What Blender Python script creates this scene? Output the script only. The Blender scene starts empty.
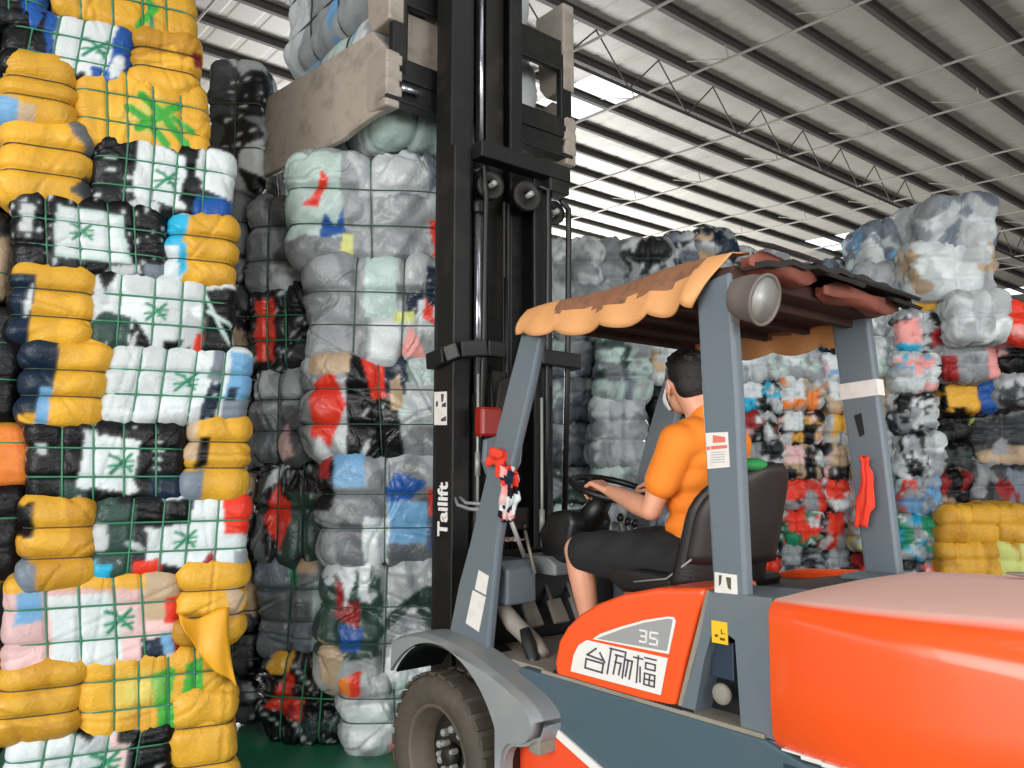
import bpy, bmesh, math, random
import numpy as np
from mathutils import Vector, Matrix

C = bpy.context.scene.collection
scene = bpy.context.scene
PI = math.pi

# ------------------------------------------------------------------ camera frame
FPX = 800.0
CAM_H = 1.56
PITCH = math.atan(86 / 800)
cam_f = np.array([0, math.cos(PITCH), math.sin(PITCH)])
cam_u = np.array([0, -math.sin(PITCH), math.cos(PITCH)])
cam_r = np.array([1.0, 0, 0])
CAM_O = np.array([0, 0, CAM_H])
YAW = math.radians(39.2)                       # heading of the truck and of the roof frame
FU = np.array([-math.sin(YAW), math.cos(YAW), 0])
RV = np.array([math.cos(YAW), math.sin(YAW), 0])
BO = np.array([.67, 2.52, 0])


def ray(px, py):
    return cam_r * (px - 512) / FPX - cam_u * (py - 384) / FPX + cam_f


def fl(px, py, v=None, u=None):
    """point of a sight line on the truck's plane x=v or y=u, in the truck's own metres"""
    r = ray(px, py)
    if v is not None:
        t = (BO @ RV + v - CAM_O @ RV) / (r @ RV)
    else:
        t = (BO @ FU + u - CAM_O @ FU) / (r @ FU)
    d = CAM_O + r * t - BO
    return Vector((d @ RV, d @ FU, CAM_O[2] + r[2] * t))


def W(v, u, z):
    return Vector(BO + RV * v + FU * u + np.array([0, 0, z]))


# ------------------------------------------------------------------ colours and materials
def lin(h):
    h = h.lstrip('#')
    o = []
    for i in (0, 2, 4):
        c = int(h[i:i + 2], 16) / 255
        o.append(c / 12.92 if c <= .04045 else ((c + .055) / 1.055) ** 2.4)
    return tuple(o)


def mat(name, col, rough=.5, metal=0.0, dirt=None, dirt_amt=.5, dirt_scale=4.0, bump=0.0, bump_scale=60.0,
        coat=0.0, spec=.5):
    m = bpy.data.materials.new(name)
    m.use_nodes = True
    nt = m.node_tree
    b = nt.nodes['Principled BSDF']
    c = lin(col) + (1,)
    b.inputs['Base Color'].default_value = c
    b.inputs['Roughness'].default_value = rough
    b.inputs['Metallic'].default_value = metal
    b.inputs['Coat Weight'].default_value = coat
    b.inputs['Specular IOR Level'].default_value = spec
    tc = nt.nodes.new('ShaderNodeTexCoord')
    if dirt:
        n = nt.nodes.new('ShaderNodeTexNoise')
        n.inputs['Scale'].default_value = dirt_scale
        n.inputs['Detail'].default_value = 7
        n.inputs['Roughness'].default_value = .65
        nt.links.new(tc.outputs['Object'], n.inputs['Vector'])
        rp = nt.nodes.new('ShaderNodeValToRGB')
        rp.color_ramp.elements[0].position = .5
        rp.color_ramp.elements[0].color = (0, 0, 0, 1)
        rp.color_ramp.elements[1].position = .72
        rp.color_ramp.elements[1].color = (dirt_amt,) * 3 + (1,)
        nt.links.new(n.outputs['Fac'], rp.inputs['Fac'])
        mx = nt.nodes.new('ShaderNodeMix')
        mx.data_type = 'RGBA'
        mx.inputs['A'].default_value = c
        mx.inputs['B'].default_value = lin(dirt) + (1,)
        nt.links.new(rp.outputs['Color'], mx.inputs['Factor'])
        nt.links.new(mx.outputs['Result'], b.inputs['Base Color'])
        mr = nt.nodes.new('ShaderNodeMapRange')
        mr.inputs['To Min'].default_value = rough
        mr.inputs['To Max'].default_value = min(1, rough + .3)
        nt.links.new(rp.outputs['Color'], mr.inputs['Value'])
        nt.links.new(mr.outputs['Result'], b.inputs['Roughness'])
    if bump:
        n2 = nt.nodes.new('ShaderNodeTexNoise')
        n2.inputs['Scale'].default_value = bump_scale
        n2.inputs['Detail'].default_value = 5
        nt.links.new(tc.outputs['Object'], n2.inputs['Vector'])
        bp = nt.nodes.new('ShaderNodeBump')
        bp.inputs['Strength'].default_value = bump
        bp.inputs['Distance'].default_value = .01
        nt.links.new(n2.outputs['Fac'], bp.inputs['Height'])
        nt.links.new(bp.outputs['Normal'], b.inputs['Normal'])
    return m


def attr_mat(name, rough, bump, bscale, rvar=.15, sheen=0):
    m = mat(name, '#808080', rough, spec=.25)
    nt = m.node_tree
    b = nt.nodes['Principled BSDF']
    a = nt.nodes.new('ShaderNodeAttribute')
    a.attribute_name = 'paint'
    nt.links.new(a.outputs['Color'], b.inputs['Base Color'])
    tc = nt.nodes.new('ShaderNodeTexCoord')
    n = nt.nodes.new('ShaderNodeTexNoise')
    n.inputs['Scale'].default_value = bscale
    n.inputs['Detail'].default_value = 4
    n.inputs['Distortion'].default_value = 1.2
    nt.links.new(tc.outputs['Object'], n.inputs['Vector'])
    bp = nt.nodes.new('ShaderNodeBump')
    bp.inputs['Strength'].default_value = bump
    bp.inputs['Distance'].default_value = .02
    nt.links.new(n.outputs['Fac'], bp.inputs['Height'])
    nt.links.new(bp.outputs['Normal'], b.inputs['Normal'])
    mr = nt.nodes.new('ShaderNodeMapRange')
    mr.inputs['To Min'].default_value = rough - rvar
    mr.inputs['To Max'].default_value = rough + rvar
    nt.links.new(n.outputs['Fac'], mr.inputs['Value'])
    nt.links.new(mr.outputs['Result'], b.inputs['Roughness'])
    return m


M = {}
M['bale'] = attr_mat('bale_wrap', .36, .32, 26)
M['bale_far'] = attr_mat('bale_wrap_far', .38, .45, 20)
M['bale_film'] = attr_mat('bale_film', .33, .42, 20, .14)
M['bale_film'].node_tree.nodes['Principled BSDF'].inputs['Specular IOR Level'].default_value = .5
M['cloth'] = attr_mat('printed_cloth', .8, .3, 40, .05)
M['strap'] = mat('green_strap', '#35785a', .45)
M['strap_pale'] = mat('pale_green_strap', '#6fa98b', .4)
M['strap_thin'] = mat('thin_strap', '#2a4a3a', .5)
M['strap_dark'] = mat('dark_strap', '#33402f', .5)
M['steel_blue'] = mat('grey_blue_paint', '#626d75', .42, dirt='#7c7872', dirt_amt=.35, dirt_scale=3)
M['chassis'] = mat('chassis_paint', '#475b65', .42, dirt='#5c5a54', dirt_amt=.35, dirt_scale=3)
M['grey'] = mat('grey_paint', '#84888a', .5, dirt='#a39a8a', dirt_amt=.5, dirt_scale=5)
M['dusty'] = mat('dusty_grey', '#8d877c', .7, dirt='#6b665e', dirt_amt=.6, dirt_scale=8)
M['orange'] = mat('orange_paint', '#f2561f', .28, coat=.3)
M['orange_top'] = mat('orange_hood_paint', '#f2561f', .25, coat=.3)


def paint_sky_sheen_dust(m, col, amt):
    """pale sky reflection, mixed with dust, painted on the faces that look up"""
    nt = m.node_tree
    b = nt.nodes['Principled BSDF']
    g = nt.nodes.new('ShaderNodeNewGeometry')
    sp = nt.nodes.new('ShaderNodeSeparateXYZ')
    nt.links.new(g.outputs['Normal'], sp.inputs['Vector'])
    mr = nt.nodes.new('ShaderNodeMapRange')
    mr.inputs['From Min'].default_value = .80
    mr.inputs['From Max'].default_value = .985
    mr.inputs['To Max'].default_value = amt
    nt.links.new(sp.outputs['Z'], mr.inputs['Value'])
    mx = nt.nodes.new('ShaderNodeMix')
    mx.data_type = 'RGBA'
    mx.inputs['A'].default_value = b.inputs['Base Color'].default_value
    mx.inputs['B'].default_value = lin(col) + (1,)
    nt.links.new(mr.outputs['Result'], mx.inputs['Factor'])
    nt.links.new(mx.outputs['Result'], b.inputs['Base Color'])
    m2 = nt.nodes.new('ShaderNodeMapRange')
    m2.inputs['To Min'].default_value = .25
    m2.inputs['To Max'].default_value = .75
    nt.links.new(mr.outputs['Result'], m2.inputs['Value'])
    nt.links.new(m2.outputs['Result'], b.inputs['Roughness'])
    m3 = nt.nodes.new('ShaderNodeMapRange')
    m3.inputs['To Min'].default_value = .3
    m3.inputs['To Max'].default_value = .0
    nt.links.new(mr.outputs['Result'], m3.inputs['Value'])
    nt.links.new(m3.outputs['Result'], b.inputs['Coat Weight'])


paint_sky_sheen_dust(M['orange_top'], '#f5c6b8', .95)  # sky reflection and dust painted as pale pink on the hood's top
M['red_orange'] = mat('stripe_orange', '#ee5028', .4)
M['white'] = mat('white_vinyl', '#e8e4e0', .45)
M['silver'] = mat('silver_vinyl', '#9a9a9a', .4)
M['ink'] = mat('dark_ink', '#4a4a50', .5)
M['red_ink'] = mat('red_ink', '#d9705c', .6)
M['grey_ink'] = mat('grey_ink', '#b0aaa6', .6)
M['paper'] = mat('white_paper', '#ded9d4', .7, dirt='#b9ab95', dirt_amt=.4, dirt_scale=14)
M['yellow_label'] = mat('yellow_label', '#f0bb26', .45)
M['black'] = mat('mast_black', '#111111', .45, dirt='#2c2824', dirt_amt=.5, dirt_scale=5)
M['black2'] = mat('mast_black_brown', '#171513', .55, dirt='#3a332b', dirt_amt=.6, dirt_scale=9)
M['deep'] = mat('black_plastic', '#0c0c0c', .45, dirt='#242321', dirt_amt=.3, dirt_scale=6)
M['cowl'] = mat('dark_cowl', '#1b1c1e', .38, dirt='#4c4c4a', dirt_amt=.4, dirt_scale=6)
M['seat'] = mat('seat_vinyl', '#111011', .5, bump=.2, bump_scale=90)
M['seat_back'] = mat('seat_shell', '#201918', .5)
M['chrome'] = mat('chrome_rod', '#c3c4cc', .18, metal=.85)
M['rubber'] = mat('tyre_rubber', '#4a423a', .75, dirt='#6b6055', dirt_amt=.6, dirt_scale=7, bump=.3, bump_scale=50)
M['rim'] = mat('rim_grey', '#5c5148', .6, dirt='#3a332d', dirt_amt=.6, dirt_scale=9)
M['rimdark'] = mat('rim_dark', '#1d1a18', .6)
M['nut'] = mat('lug_nut_steel', '#a6a6a2', .45, metal=.3)
M['hose'] = mat('hose_black', '#0b0b0b', .45)
M['clamp'] = mat('clamp_steel', '#a69c91', .5, metal=.1, dirt='#5f574f', dirt_amt=.55, dirt_scale=6, bump=.15, bump_scale=40)
M['tarp'] = mat('orange_tarp', '#d99c64', .6, bump=.3, bump_scale=25)
M['tarp_dirty'] = mat('soiled_tarp', '#8f6044', .75, dirt='#4b423b', dirt_amt=.95, dirt_scale=11, bump=.5, bump_scale=40)
M['tarp_under'] = mat('roof_underside', '#3a2018', .8, dirt='#1e1512', dirt_amt=.8, dirt_scale=5)
M['roofsheet'] = mat('black_roof_sheet', '#1f1d1b', .7, dirt='#4a423a', dirt_amt=.6, dirt_scale=8)
M['roll'] = mat('red_brown_roll', '#7d4334', .65, dirt='#4d3026', dirt_amt=.7, dirt_scale=6, bump=.3, bump_scale=30)
M['lamp'] = mat('lamp_shell', '#6d645f', .5, dirt='#8a7f76', dirt_amt=.4, dirt_scale=10)
M['lens'] = mat('lamp_lens', '#4a4541', .12)
M['red_plastic'] = mat('red_plastic', '#8e1c12', .3)
M['red_cloth'] = mat('red_cloth', '#e23a22', .8, bump=.4, bump_scale=40)
M['skin'] = mat('skin', '#d79a7c', .5, dirt='#c98567', dirt_amt=.4, dirt_scale=9)
M['hair'] = mat('black_hair', '#0f0c0b', .55, bump=.6, bump_scale=120)
M['shirt'] = mat('orange_shirt', '#ee8220', .8, bump=.25, bump_scale=14)
M['shorts'] = mat('charcoal_shorts', '#1a1b1c', .85, bump=.3, bump_scale=16)
M['mask'] = mat('white_mask', '#e9e9ea', .8)
M['eye'] = mat('eye_dark', '#1a1412', .2)
M['shoe'] = mat('sandal', '#2b2622', .7)
M['steel_roof'] = mat('galvanised', '#a7a49e', .5)
M['purlin'] = mat('purlin_steel', '#474543', .7)
M['tie'] = mat('tie_rod_steel', '#a19e98', .6)
M['brass'] = mat('lever_steel', '#8a8478', .4, metal=.4)


def floor_mat():
    """green paint on the lane between the stacks, bare trowelled concrete elsewhere"""
    m = mat('painted_floor', '#1c7053', .32)
    nt = m.node_tree
    b = nt.nodes['Principled BSDF']
    tc = nt.nodes.new('ShaderNodeTexCoord')
    sp = nt.nodes.new('ShaderNodeSeparateXYZ')
    nt.links.new(tc.outputs['Object'], sp.inputs['Vector'])
    facs = []
    for ax, lo, hi in (('X', -4.2, -.1), ('Y', 1.6, 7.2)):
        for op, val in (('GREATER_THAN', lo), ('LESS_THAN', hi)):
            n = nt.nodes.new('ShaderNodeMath')
            n.operation = op
            n.inputs[1].default_value = val
            nt.links.new(sp.outputs[ax], n.inputs[0])
            facs.append(n)
    cur = facs[0]
    for f in facs[1:]:
        n = nt.nodes.new('ShaderNodeMath')
        n.operation = 'MULTIPLY'
        nt.links.new(cur.outputs[0], n.inputs[0])
        nt.links.new(f.outputs[0], n.inputs[1])
        cur = n
    ns = nt.nodes.new('ShaderNodeTexNoise')
    ns.inputs['Scale'].default_value = 1.7
    ns.inputs['Detail'].default_value = 8
    nt.links.new(tc.outputs['Object'], ns.inputs['Vector'])
    out = []
    for c0, c1 in (('#85827b', '#6e6b65'), ('#1f7a5a', '#286350')):
        r = nt.nodes.new('ShaderNodeValToRGB')
        r.color_ramp.elements[0].position = .4
        r.color_ramp.elements[1].position = .65
        r.color_ramp.elements[0].color = lin(c0) + (1,)
        r.color_ramp.elements[1].color = lin(c1) + (1,)
        nt.links.new(ns.outputs['Fac'], r.inputs['Fac'])
        out.append(r)
    mx = nt.nodes.new('ShaderNodeMix')
    mx.data_type = 'RGBA'
    nt.links.new(cur.outputs[0], mx.inputs['Factor'])
    nt.links.new(out[0].outputs['Color'], mx.inputs['A'])
    nt.links.new(out[1].outputs['Color'], mx.inputs['B'])
    nt.links.new(mx.outputs['Result'], b.inputs['Base Color'])
    return m


def roof_mat():
    """galvanised sheet with ribs running across the purlins"""
    m = mat('roof_sheet', '#a9a69f', .5, dirt='#7c7973', dirt_amt=.5, dirt_scale=.9)
    return m


# ------------------------------------------------------------------ mesh builder
class MB:
    def __init__(s):
        s.v = []
        s.f = []
        s.mi = []

    def add(s, vs, fs, mi=0):
        o = len(s.v)
        s.v += [Vector(p) for p in vs]
        s.f += [tuple(i + o for i in f) for f in fs]
        s.mi += [mi] * len(fs)
        return s

    def box(s, c, d, rot=None, mi=0):
        h = Vector(d) / 2
        P = []
        for x in (-1, 1):
            for y in (-1, 1):
                for z in (-1, 1):
                    p = Vector((x * h.x, y * h.y, z * h.z))
                    if rot:
                        p = rot @ p
                    P.append(p + Vector(c))
        return s.add(P, [(0, 1, 3, 2), (4, 6, 7, 5), (0, 4, 5, 1), (2, 3, 7, 6), (0, 2, 6, 4), (1, 5, 7, 3)], mi)

    def bar(s, a, b, w, h, up=(0, 0, 1), mi=0):
        a, b = Vector(a), Vector(b)
        d = (b - a).normalized()
        up = Vector(up)
        x = d.cross(up)
        if x.length < 1e-4:
            x = d.cross(Vector((1, 0, 0)))
        x.normalize()
        z = x.cross(d).normalized()
        P = [p + x * (i * w / 2) + z * (j * h / 2) for p in (a, b) for i, j in ((-1, -1), (1, -1), (1, 1), (-1, 1))]
        return s.add(P, [(3, 2, 1, 0), (4, 5, 6, 7), (0, 1, 5, 4), (1, 2, 6, 5), (2, 3, 7, 6), (3, 0, 4, 7)], mi)

    def prism(s, pts, vec, mi=0):
        """closed polygon of 3-D points pushed along vec"""
        n = len(pts)
        vec = Vector(vec)
        P = [Vector(p) for p in pts] + [Vector(p) + vec for p in pts]
        F = [tuple(range(n))[::-1], tuple(range(n, 2 * n))] + [(i, (i + 1) % n, n + (i + 1) % n, n + i) for i in range(n)]
        return s.add(P, F, mi)

    def loft(s, rings, cap=True, closed=True, mi=0):
        n = len(rings[0])
        P = [p for r in rings for p in r]
        F = []
        for k in range(len(rings) - 1):
            for i in range(n if closed else n - 1):
                j = (i + 1) % n
                F.append((k * n + i, k * n + j, (k + 1) * n + j, (k + 1) * n + i))
        if cap and closed:
            F.append(tuple(range(n))[::-1])
            F.append(tuple(range((len(rings) - 1) * n, len(rings) * n)))
        return s.add(P, F, mi)

    def tube(s, pts, r, n=8, closed=False, mi=0, cap=True):
        pts = [Vector(p) for p in pts]
        rad = r if isinstance(r, (list, tuple)) else [r] * len(pts)
        rings = []
        up = None
        m = len(pts)
        for i, p in enumerate(pts):
            a = pts[i - 1] if (i > 0 or closed) else p
            b = pts[(i + 1) % m] if (i < m - 1 or closed) else p
            d = (b - a)
            if d.length < 1e-9:
                d = Vector((0, 0, 1))
            d.normalize()
            if up is None:
                up = d.orthogonal().normalized()
            up = (up - d * up.dot(d))
            if up.length < 1e-6:
                up = d.orthogonal()
            up.normalize()
            w = d.cross(up)
            rings.append([p + (up * math.cos(2 * PI * k / n) + w * math.sin(2 * PI * k / n)) * rad[i] for k in range(n)])
        if closed:
            rings.append(rings[0])
        return s.loft(rings, cap=cap and not closed, mi=mi)

    def lathe(s, prof, c, axis, n=32, mi=0, closed_prof=False):
        """profile (radius, along) turned round axis at c"""
        axis = Vector(axis).normalized()
        x = axis.orthogonal().normalized()
        y = axis.cross(x)
        c = Vector(c)
        rings = []
        for (r, h) in prof:
            rings.append([c + axis * h + (x * math.cos(2 * PI * k / n) + y * math.sin(2 * PI * k / n)) * max(r, 1e-4) for k in range(n)])
        if closed_prof:
            rings.append(rings[0])
        return s.loft(rings, cap=not closed_prof, mi=mi)

    def ellipsoid(s, c, r, rot=None, n=20, m=14, mi=0):
        P = []
        F = []
        c = Vector(c)
        for j in range(m + 1):
            t = PI * j / m
            for i in range(n):
                a = 2 * PI * i / n
                p = Vector((math.sin(t) * math.cos(a) * r[0], math.sin(t) * math.sin(a) * r[1], math.cos(t) * r[2]))
                if rot:
                    p = rot @ p
                P.append(p + c)
        for j in range(m):
            for i in range(n):
                k = (i + 1) % n
                F.append((j * n + i, (j + 1) * n + i, (j + 1) * n + k, j * n + k))
        return s.add(P, F, mi)

    def capsule(s, a, b, r0, r1, n=14, mi=0):
        a, b = Vector(a), Vector(b)
        d = (b - a)
        L = d.length
        d.normalize()
        pts = []
        rad = []
        for t in (90, 65, 40, 20, 0):
            pts.append(a - d * r0 * math.sin(math.radians(t)))
            rad.append(max(r0 * math.cos(math.radians(t)), .0005))
        for t in (0, 20, 40, 65, 90):
            pts.append(b + d * r1 * math.sin(math.radians(t)))
            rad.append(max(r1 * math.cos(math.radians(t)), .0005))
        return s.tube(pts, rad, n, mi=mi)

    def chain(s, pts, rads, n=14):
        for i in range(len(pts) - 1):
            s.capsule(pts[i], pts[i + 1], rads[i], rads[i + 1], n)
        return s

    def build(s, name, m, parent=None, smooth=False, bevel=0, seg=2, remesh=0, relax=0, origin=None):
        me = bpy.data.meshes.new(name)
        vs = s.v
        me.from_pydata([tuple(p) for p in vs], [], s.f)
        ms = m if isinstance(m, (list, tuple)) else [m]
        for x in ms:
            me.materials.append(x)
        if len(ms) > 1:
            me.polygons.foreach_set('material_index', s.mi)
        bm = bmesh.new()
        bm.from_mesh(me)
        bmesh.ops.remove_doubles(bm, verts=bm.verts, dist=1e-5)
        bmesh.ops.recalc_face_normals(bm, faces=bm.faces)
        bm.to_mesh(me)
        bm.free()
        o = bpy.data.objects.new(name, me)
        C.objects.link(o)
        if parent:
            o.parent = parent
        if remesh:
            md = o.modifiers.new('r', 'REMESH')
            md.mode = 'VOXEL'
            md.voxel_size = remesh
            if relax:
                ms_ = o.modifiers.new('s', 'SMOOTH')
                ms_.iterations = relax
                ms_.factor = .5
            bake(o)
            for x in ms:
                if x.name not in [q.name for q in o.data.materials if q]:
                    o.data.materials.append(x)
            smooth = True
        if bevel:
            md = o.modifiers.new('bevel', 'BEVEL')
            md.width = bevel
            md.segments = seg
            md.limit_method = 'ANGLE'
            md.angle_limit = math.radians(35)
            md.harden_normals = False
        if smooth:
            o.data.polygons.foreach_set('use_smooth', [True] * len(o.data.polygons))
        return o


def bake(o):
    dg = bpy.context.evaluated_depsgraph_get()
    dg.update()
    ev = o.evaluated_get(dg)
    me = bpy.data.meshes.new_from_object(ev)
    o.modifiers.clear()
    o.data = me


def empty(name, loc=(0, 0, 0), rz=0, label=None, cat=None, group=None, parent=None):
    o = bpy.data.objects.new(name, None)
    o.empty_display_size = .1
    C.objects.link(o)
    o.location = loc
    o.rotation_euler = (0, 0, rz)
    if parent:
        o.parent = parent
    tag(o, label, cat, group)
    return o


def tag(o, label=None, cat=None, group=None, kind=None):
    if label:
        o['label'] = label
    if cat:
        o['category'] = cat
    if group:
        o['group'] = group
    if kind:
        o['kind'] = kind
    return o


# ------------------------------------------------------------------ bales
rng = np.random.default_rng(7)
PAL = {
    'K': '#0a0b0d', 'k': '#1b1d20', 'W': '#ccd4d5', 'w': '#b4babc', 'G': '#8d9194', 'g': '#676b6f', 'Y': '#d6a236',
    'y': '#b8862a', 'B': '#1d4f97', 'C': '#2ba4c9', 'R': '#da3826', 'r': '#8f2426', 'P': '#d9b4b2', 'N': '#142436',
    'T': '#b9a184', 'E': '#1f7d5a', 'M': '#b3c8c3', 'L': '#c9cf7a', 'O': '#e2813a', 'b': '#6c9dc4', 'S': '#6e7883',
    'Z': '#0b0c0e', 'V': '#3c9a38', 'p': '#e39a96', 'D': '#3b3e41', 'q': '#2f463f',
}
PLIN = {k: np.array(lin(v)) for k, v in PAL.items()}


def lobe(x, cuts, pw=5.0):
    """0 in a strap groove, 1 in the middle of the bulge between two straps"""
    e = np.concatenate([[-1.0], cuts, [1.0]])
    i = np.clip(np.searchsorted(e, x, side='right') - 1, 0, len(e) - 2)
    t = (x - e[i]) / (e[i + 1] - e[i])
    u = np.abs(2 * t - 1)
    first = (i == 0) & (t < .5)
    last = (i == len(e) - 2) & (t > .5)
    u = np.where(first | last, 0, u)
    return 1 - u ** pw


class BaleShape:
    def __init__(s, L, D, Hh, nx, ny, nz, seed, puff=.03, rnd=.07, wr=1.0, pw=5.0):
        s.pw = pw
        s.half = np.array([L, D, Hh]) / 2
        s.r = min(rnd, Hh * .3)
        R = np.random.default_rng(seed)

        def cuts(n, j):
            if n == 0:
                return np.array([])
            c = np.linspace(-1, 1, n + 2)[1:-1]
            return c + R.uniform(-j, j, n)
        s.cx, s.cy, s.cz = cuts(nx, .05), cuts(ny, .05), cuts(nz, .06)
        s.puff = puff
        s.k = R.normal(size=(9, 3)) * np.array([9, 9, 12, 18, 22, 26, 38, 45, 55])[:, None]
        s.ph = R.uniform(0, 6.28, 9)
        s.am = np.array([.007, .007, .006, .004, .0032, .0025, .0012, .0008, .0005]) * wr
        s.wr = wr
        s.warp = R.normal(size=(3, 3)) * 5
        s.wph = R.uniform(0, 6.28, 3)
        s.cre_n = R.normal(size=(7, 3))
        s.cre_n /= np.linalg.norm(s.cre_n, axis=1)[:, None]
        s.cre_d = R.uniform(-.9, .9, 7) * min(s.half) * 1.5
        s.skew = R.uniform(-.02, .02, 2)

    def __call__(s, p, off=0.0, groove=True):
        q = p * s.half
        inner = np.clip(q, -(s.half - s.r), s.half - s.r)
        d = q - inner
        n = d / np.maximum(np.linalg.norm(d, axis=1), 1e-9)[:, None]
        pos = inner + n * s.r
        a = np.abs(n)
        f = np.ones(len(p))
        for ax, cuts in ((0, s.cx), (1, s.cy), (2, s.cz)):
            if len(cuts):
                lb = lobe(p[:, ax], cuts, s.pw)
                wgt = 1 - a[:, ax] ** 2
                f = f * (1 - wgt + wgt * lb)
        disp = s.puff * np.power(np.clip(f, 0, 1), .55)
        # wrinkles that swell with the bulge
        w = np.zeros(len(p))
        for k, ph, am in zip(s.k, s.ph, s.am):
            w += am * np.sin(pos @ k + ph + .9 * np.sin(pos @ s.warp[0] + s.wph[0]))
        for cn, cd in zip(s.cre_n, s.cre_d):
            dd = pos @ cn - cd + .02 * np.sin(pos @ s.warp[1] * 2 + s.wph[1])
            w -= .008 * s.wr * np.exp(-(dd / .006) ** 2)
            w += .003 * s.wr * np.exp(-((np.abs(dd) - .018) / .012) ** 2)
        disp = disp + w * np.clip(f * 2, .25, 1) + off
        pos = pos + n * disp[:, None]
        pos[:, 0] += s.skew[0] * p[:, 2]
        return pos, n


def lattice(nx, ny, nz):
    P = []
    F = []
    off = 0
    for ax, sg in ((0, -1), (0, 1), (1, -1), (1, 1), (2, -1), (2, 1)):
        N = [nx, ny, nz]
        a, b = [i for i in range(3) if i != ax]
        A, B = np.meshgrid(np.arange(N[a] + 1), np.arange(N[b] + 1), indexing='ij')
        I = np.zeros((A.size, 3), int)
        I[:, a] = A.ravel()
        I[:, b] = B.ravel()
        I[:, ax] = 0 if sg < 0 else N[ax]
        P.append(I)
        idx = np.arange(A.size).reshape(A.shape) + off
        q = np.stack([idx[:-1, :-1], idx[1:, :-1], idx[1:, 1:], idx[:-1, 1:]], -1).reshape(-1, 4)
        flip = (sg < 0) ^ (ax == 1)
        F.append(q[:, ::-1] if flip else q)
        off += A.size
    P = np.concatenate(P)
    F = np.concatenate(F)
    key = (P[:, 0] * 2000 + P[:, 1]) * 2000 + P[:, 2]
    _, first, inv = np.unique(key, return_index=True, return_inverse=True)
    return P[first], inv.ravel()[F]


def in_poly(x, y, poly):
    r = np.zeros(len(x), bool)
    n = len(poly)
    for i in range(n):
        x0, y0 = poly[i]
        x1, y1 = poly[(i + 1) % n]
        if y0 == y1:
            continue
        c = ((y0 > y) != (y1 > y)) & (x < (x1 - x0) * (y - y0) / (y1 - y0) + x0)
        r ^= c
    return r


def seg_dist(x, y, a, b):
    ax, ay = a
    bx, by = b
    dx, dy = bx - ax, by - ay
    t = np.clip(((x - ax) * dx + (y - ay) * dy) / (dx * dx + dy * dy + 1e-12), 0, 1)
    return np.hypot(x - ax - t * dx, y - ay - t * dy)


def make_mesh(name, V, Fq, cols, m):
    me = bpy.data.meshes.new(name)
    me.vertices.add(len(V))
    me.vertices.foreach_set('co', V.astype(np.float32).ravel())
    me.loops.add(Fq.size)
    me.loops.foreach_set('vertex_index', Fq.astype(np.int32).ravel())
    me.polygons.add(len(Fq))
    me.polygons.foreach_set('loop_start', (np.arange(len(Fq)) * Fq.shape[1]).astype(np.int32))
    me.polygons.foreach_set('use_smooth', np.ones(len(Fq), bool))
    at = me.attributes.new('paint', 'FLOAT_COLOR', 'POINT')
    at.data.foreach_set('color', np.concatenate([cols, np.ones((len(cols), 1))], 1).astype(np.float32).ravel())
    me.update(calc_edges=True)
    me.validate()
    me.materials.append(m)
    return me


def x_mark(cx, cz, s, col='E'):
    """the packer's hand-painted cross: two bent strokes with short arms"""
    s *= .85
    return [('line', col, .0085 * s, [(cx - .055 * s, cz + .045 * s), (cx - .015 * s, cz + .03 * s), (cx + .05 * s, cz - .04 * s)]),
            ('line', col, .0085 * s, [(cx - .05 * s, cz - .05 * s), (cx, cz + .0 * s), (cx + .05 * s, cz + .05 * s)]),
            ('line', col, .007 * s, [(cx - .06 * s, cz - .015 * s), (cx - .01 * s, cz - .005 * s)]),
            ('line', col, .007 * s, [(cx + .01 * s, cz + .01 * s), (cx + .06 * s, cz + .015 * s)]),
            ('line', col, .007 * s, [(cx + .01 * s, cz - .022 * s), (cx + .055 * s, cz - .012 * s)])]


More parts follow.
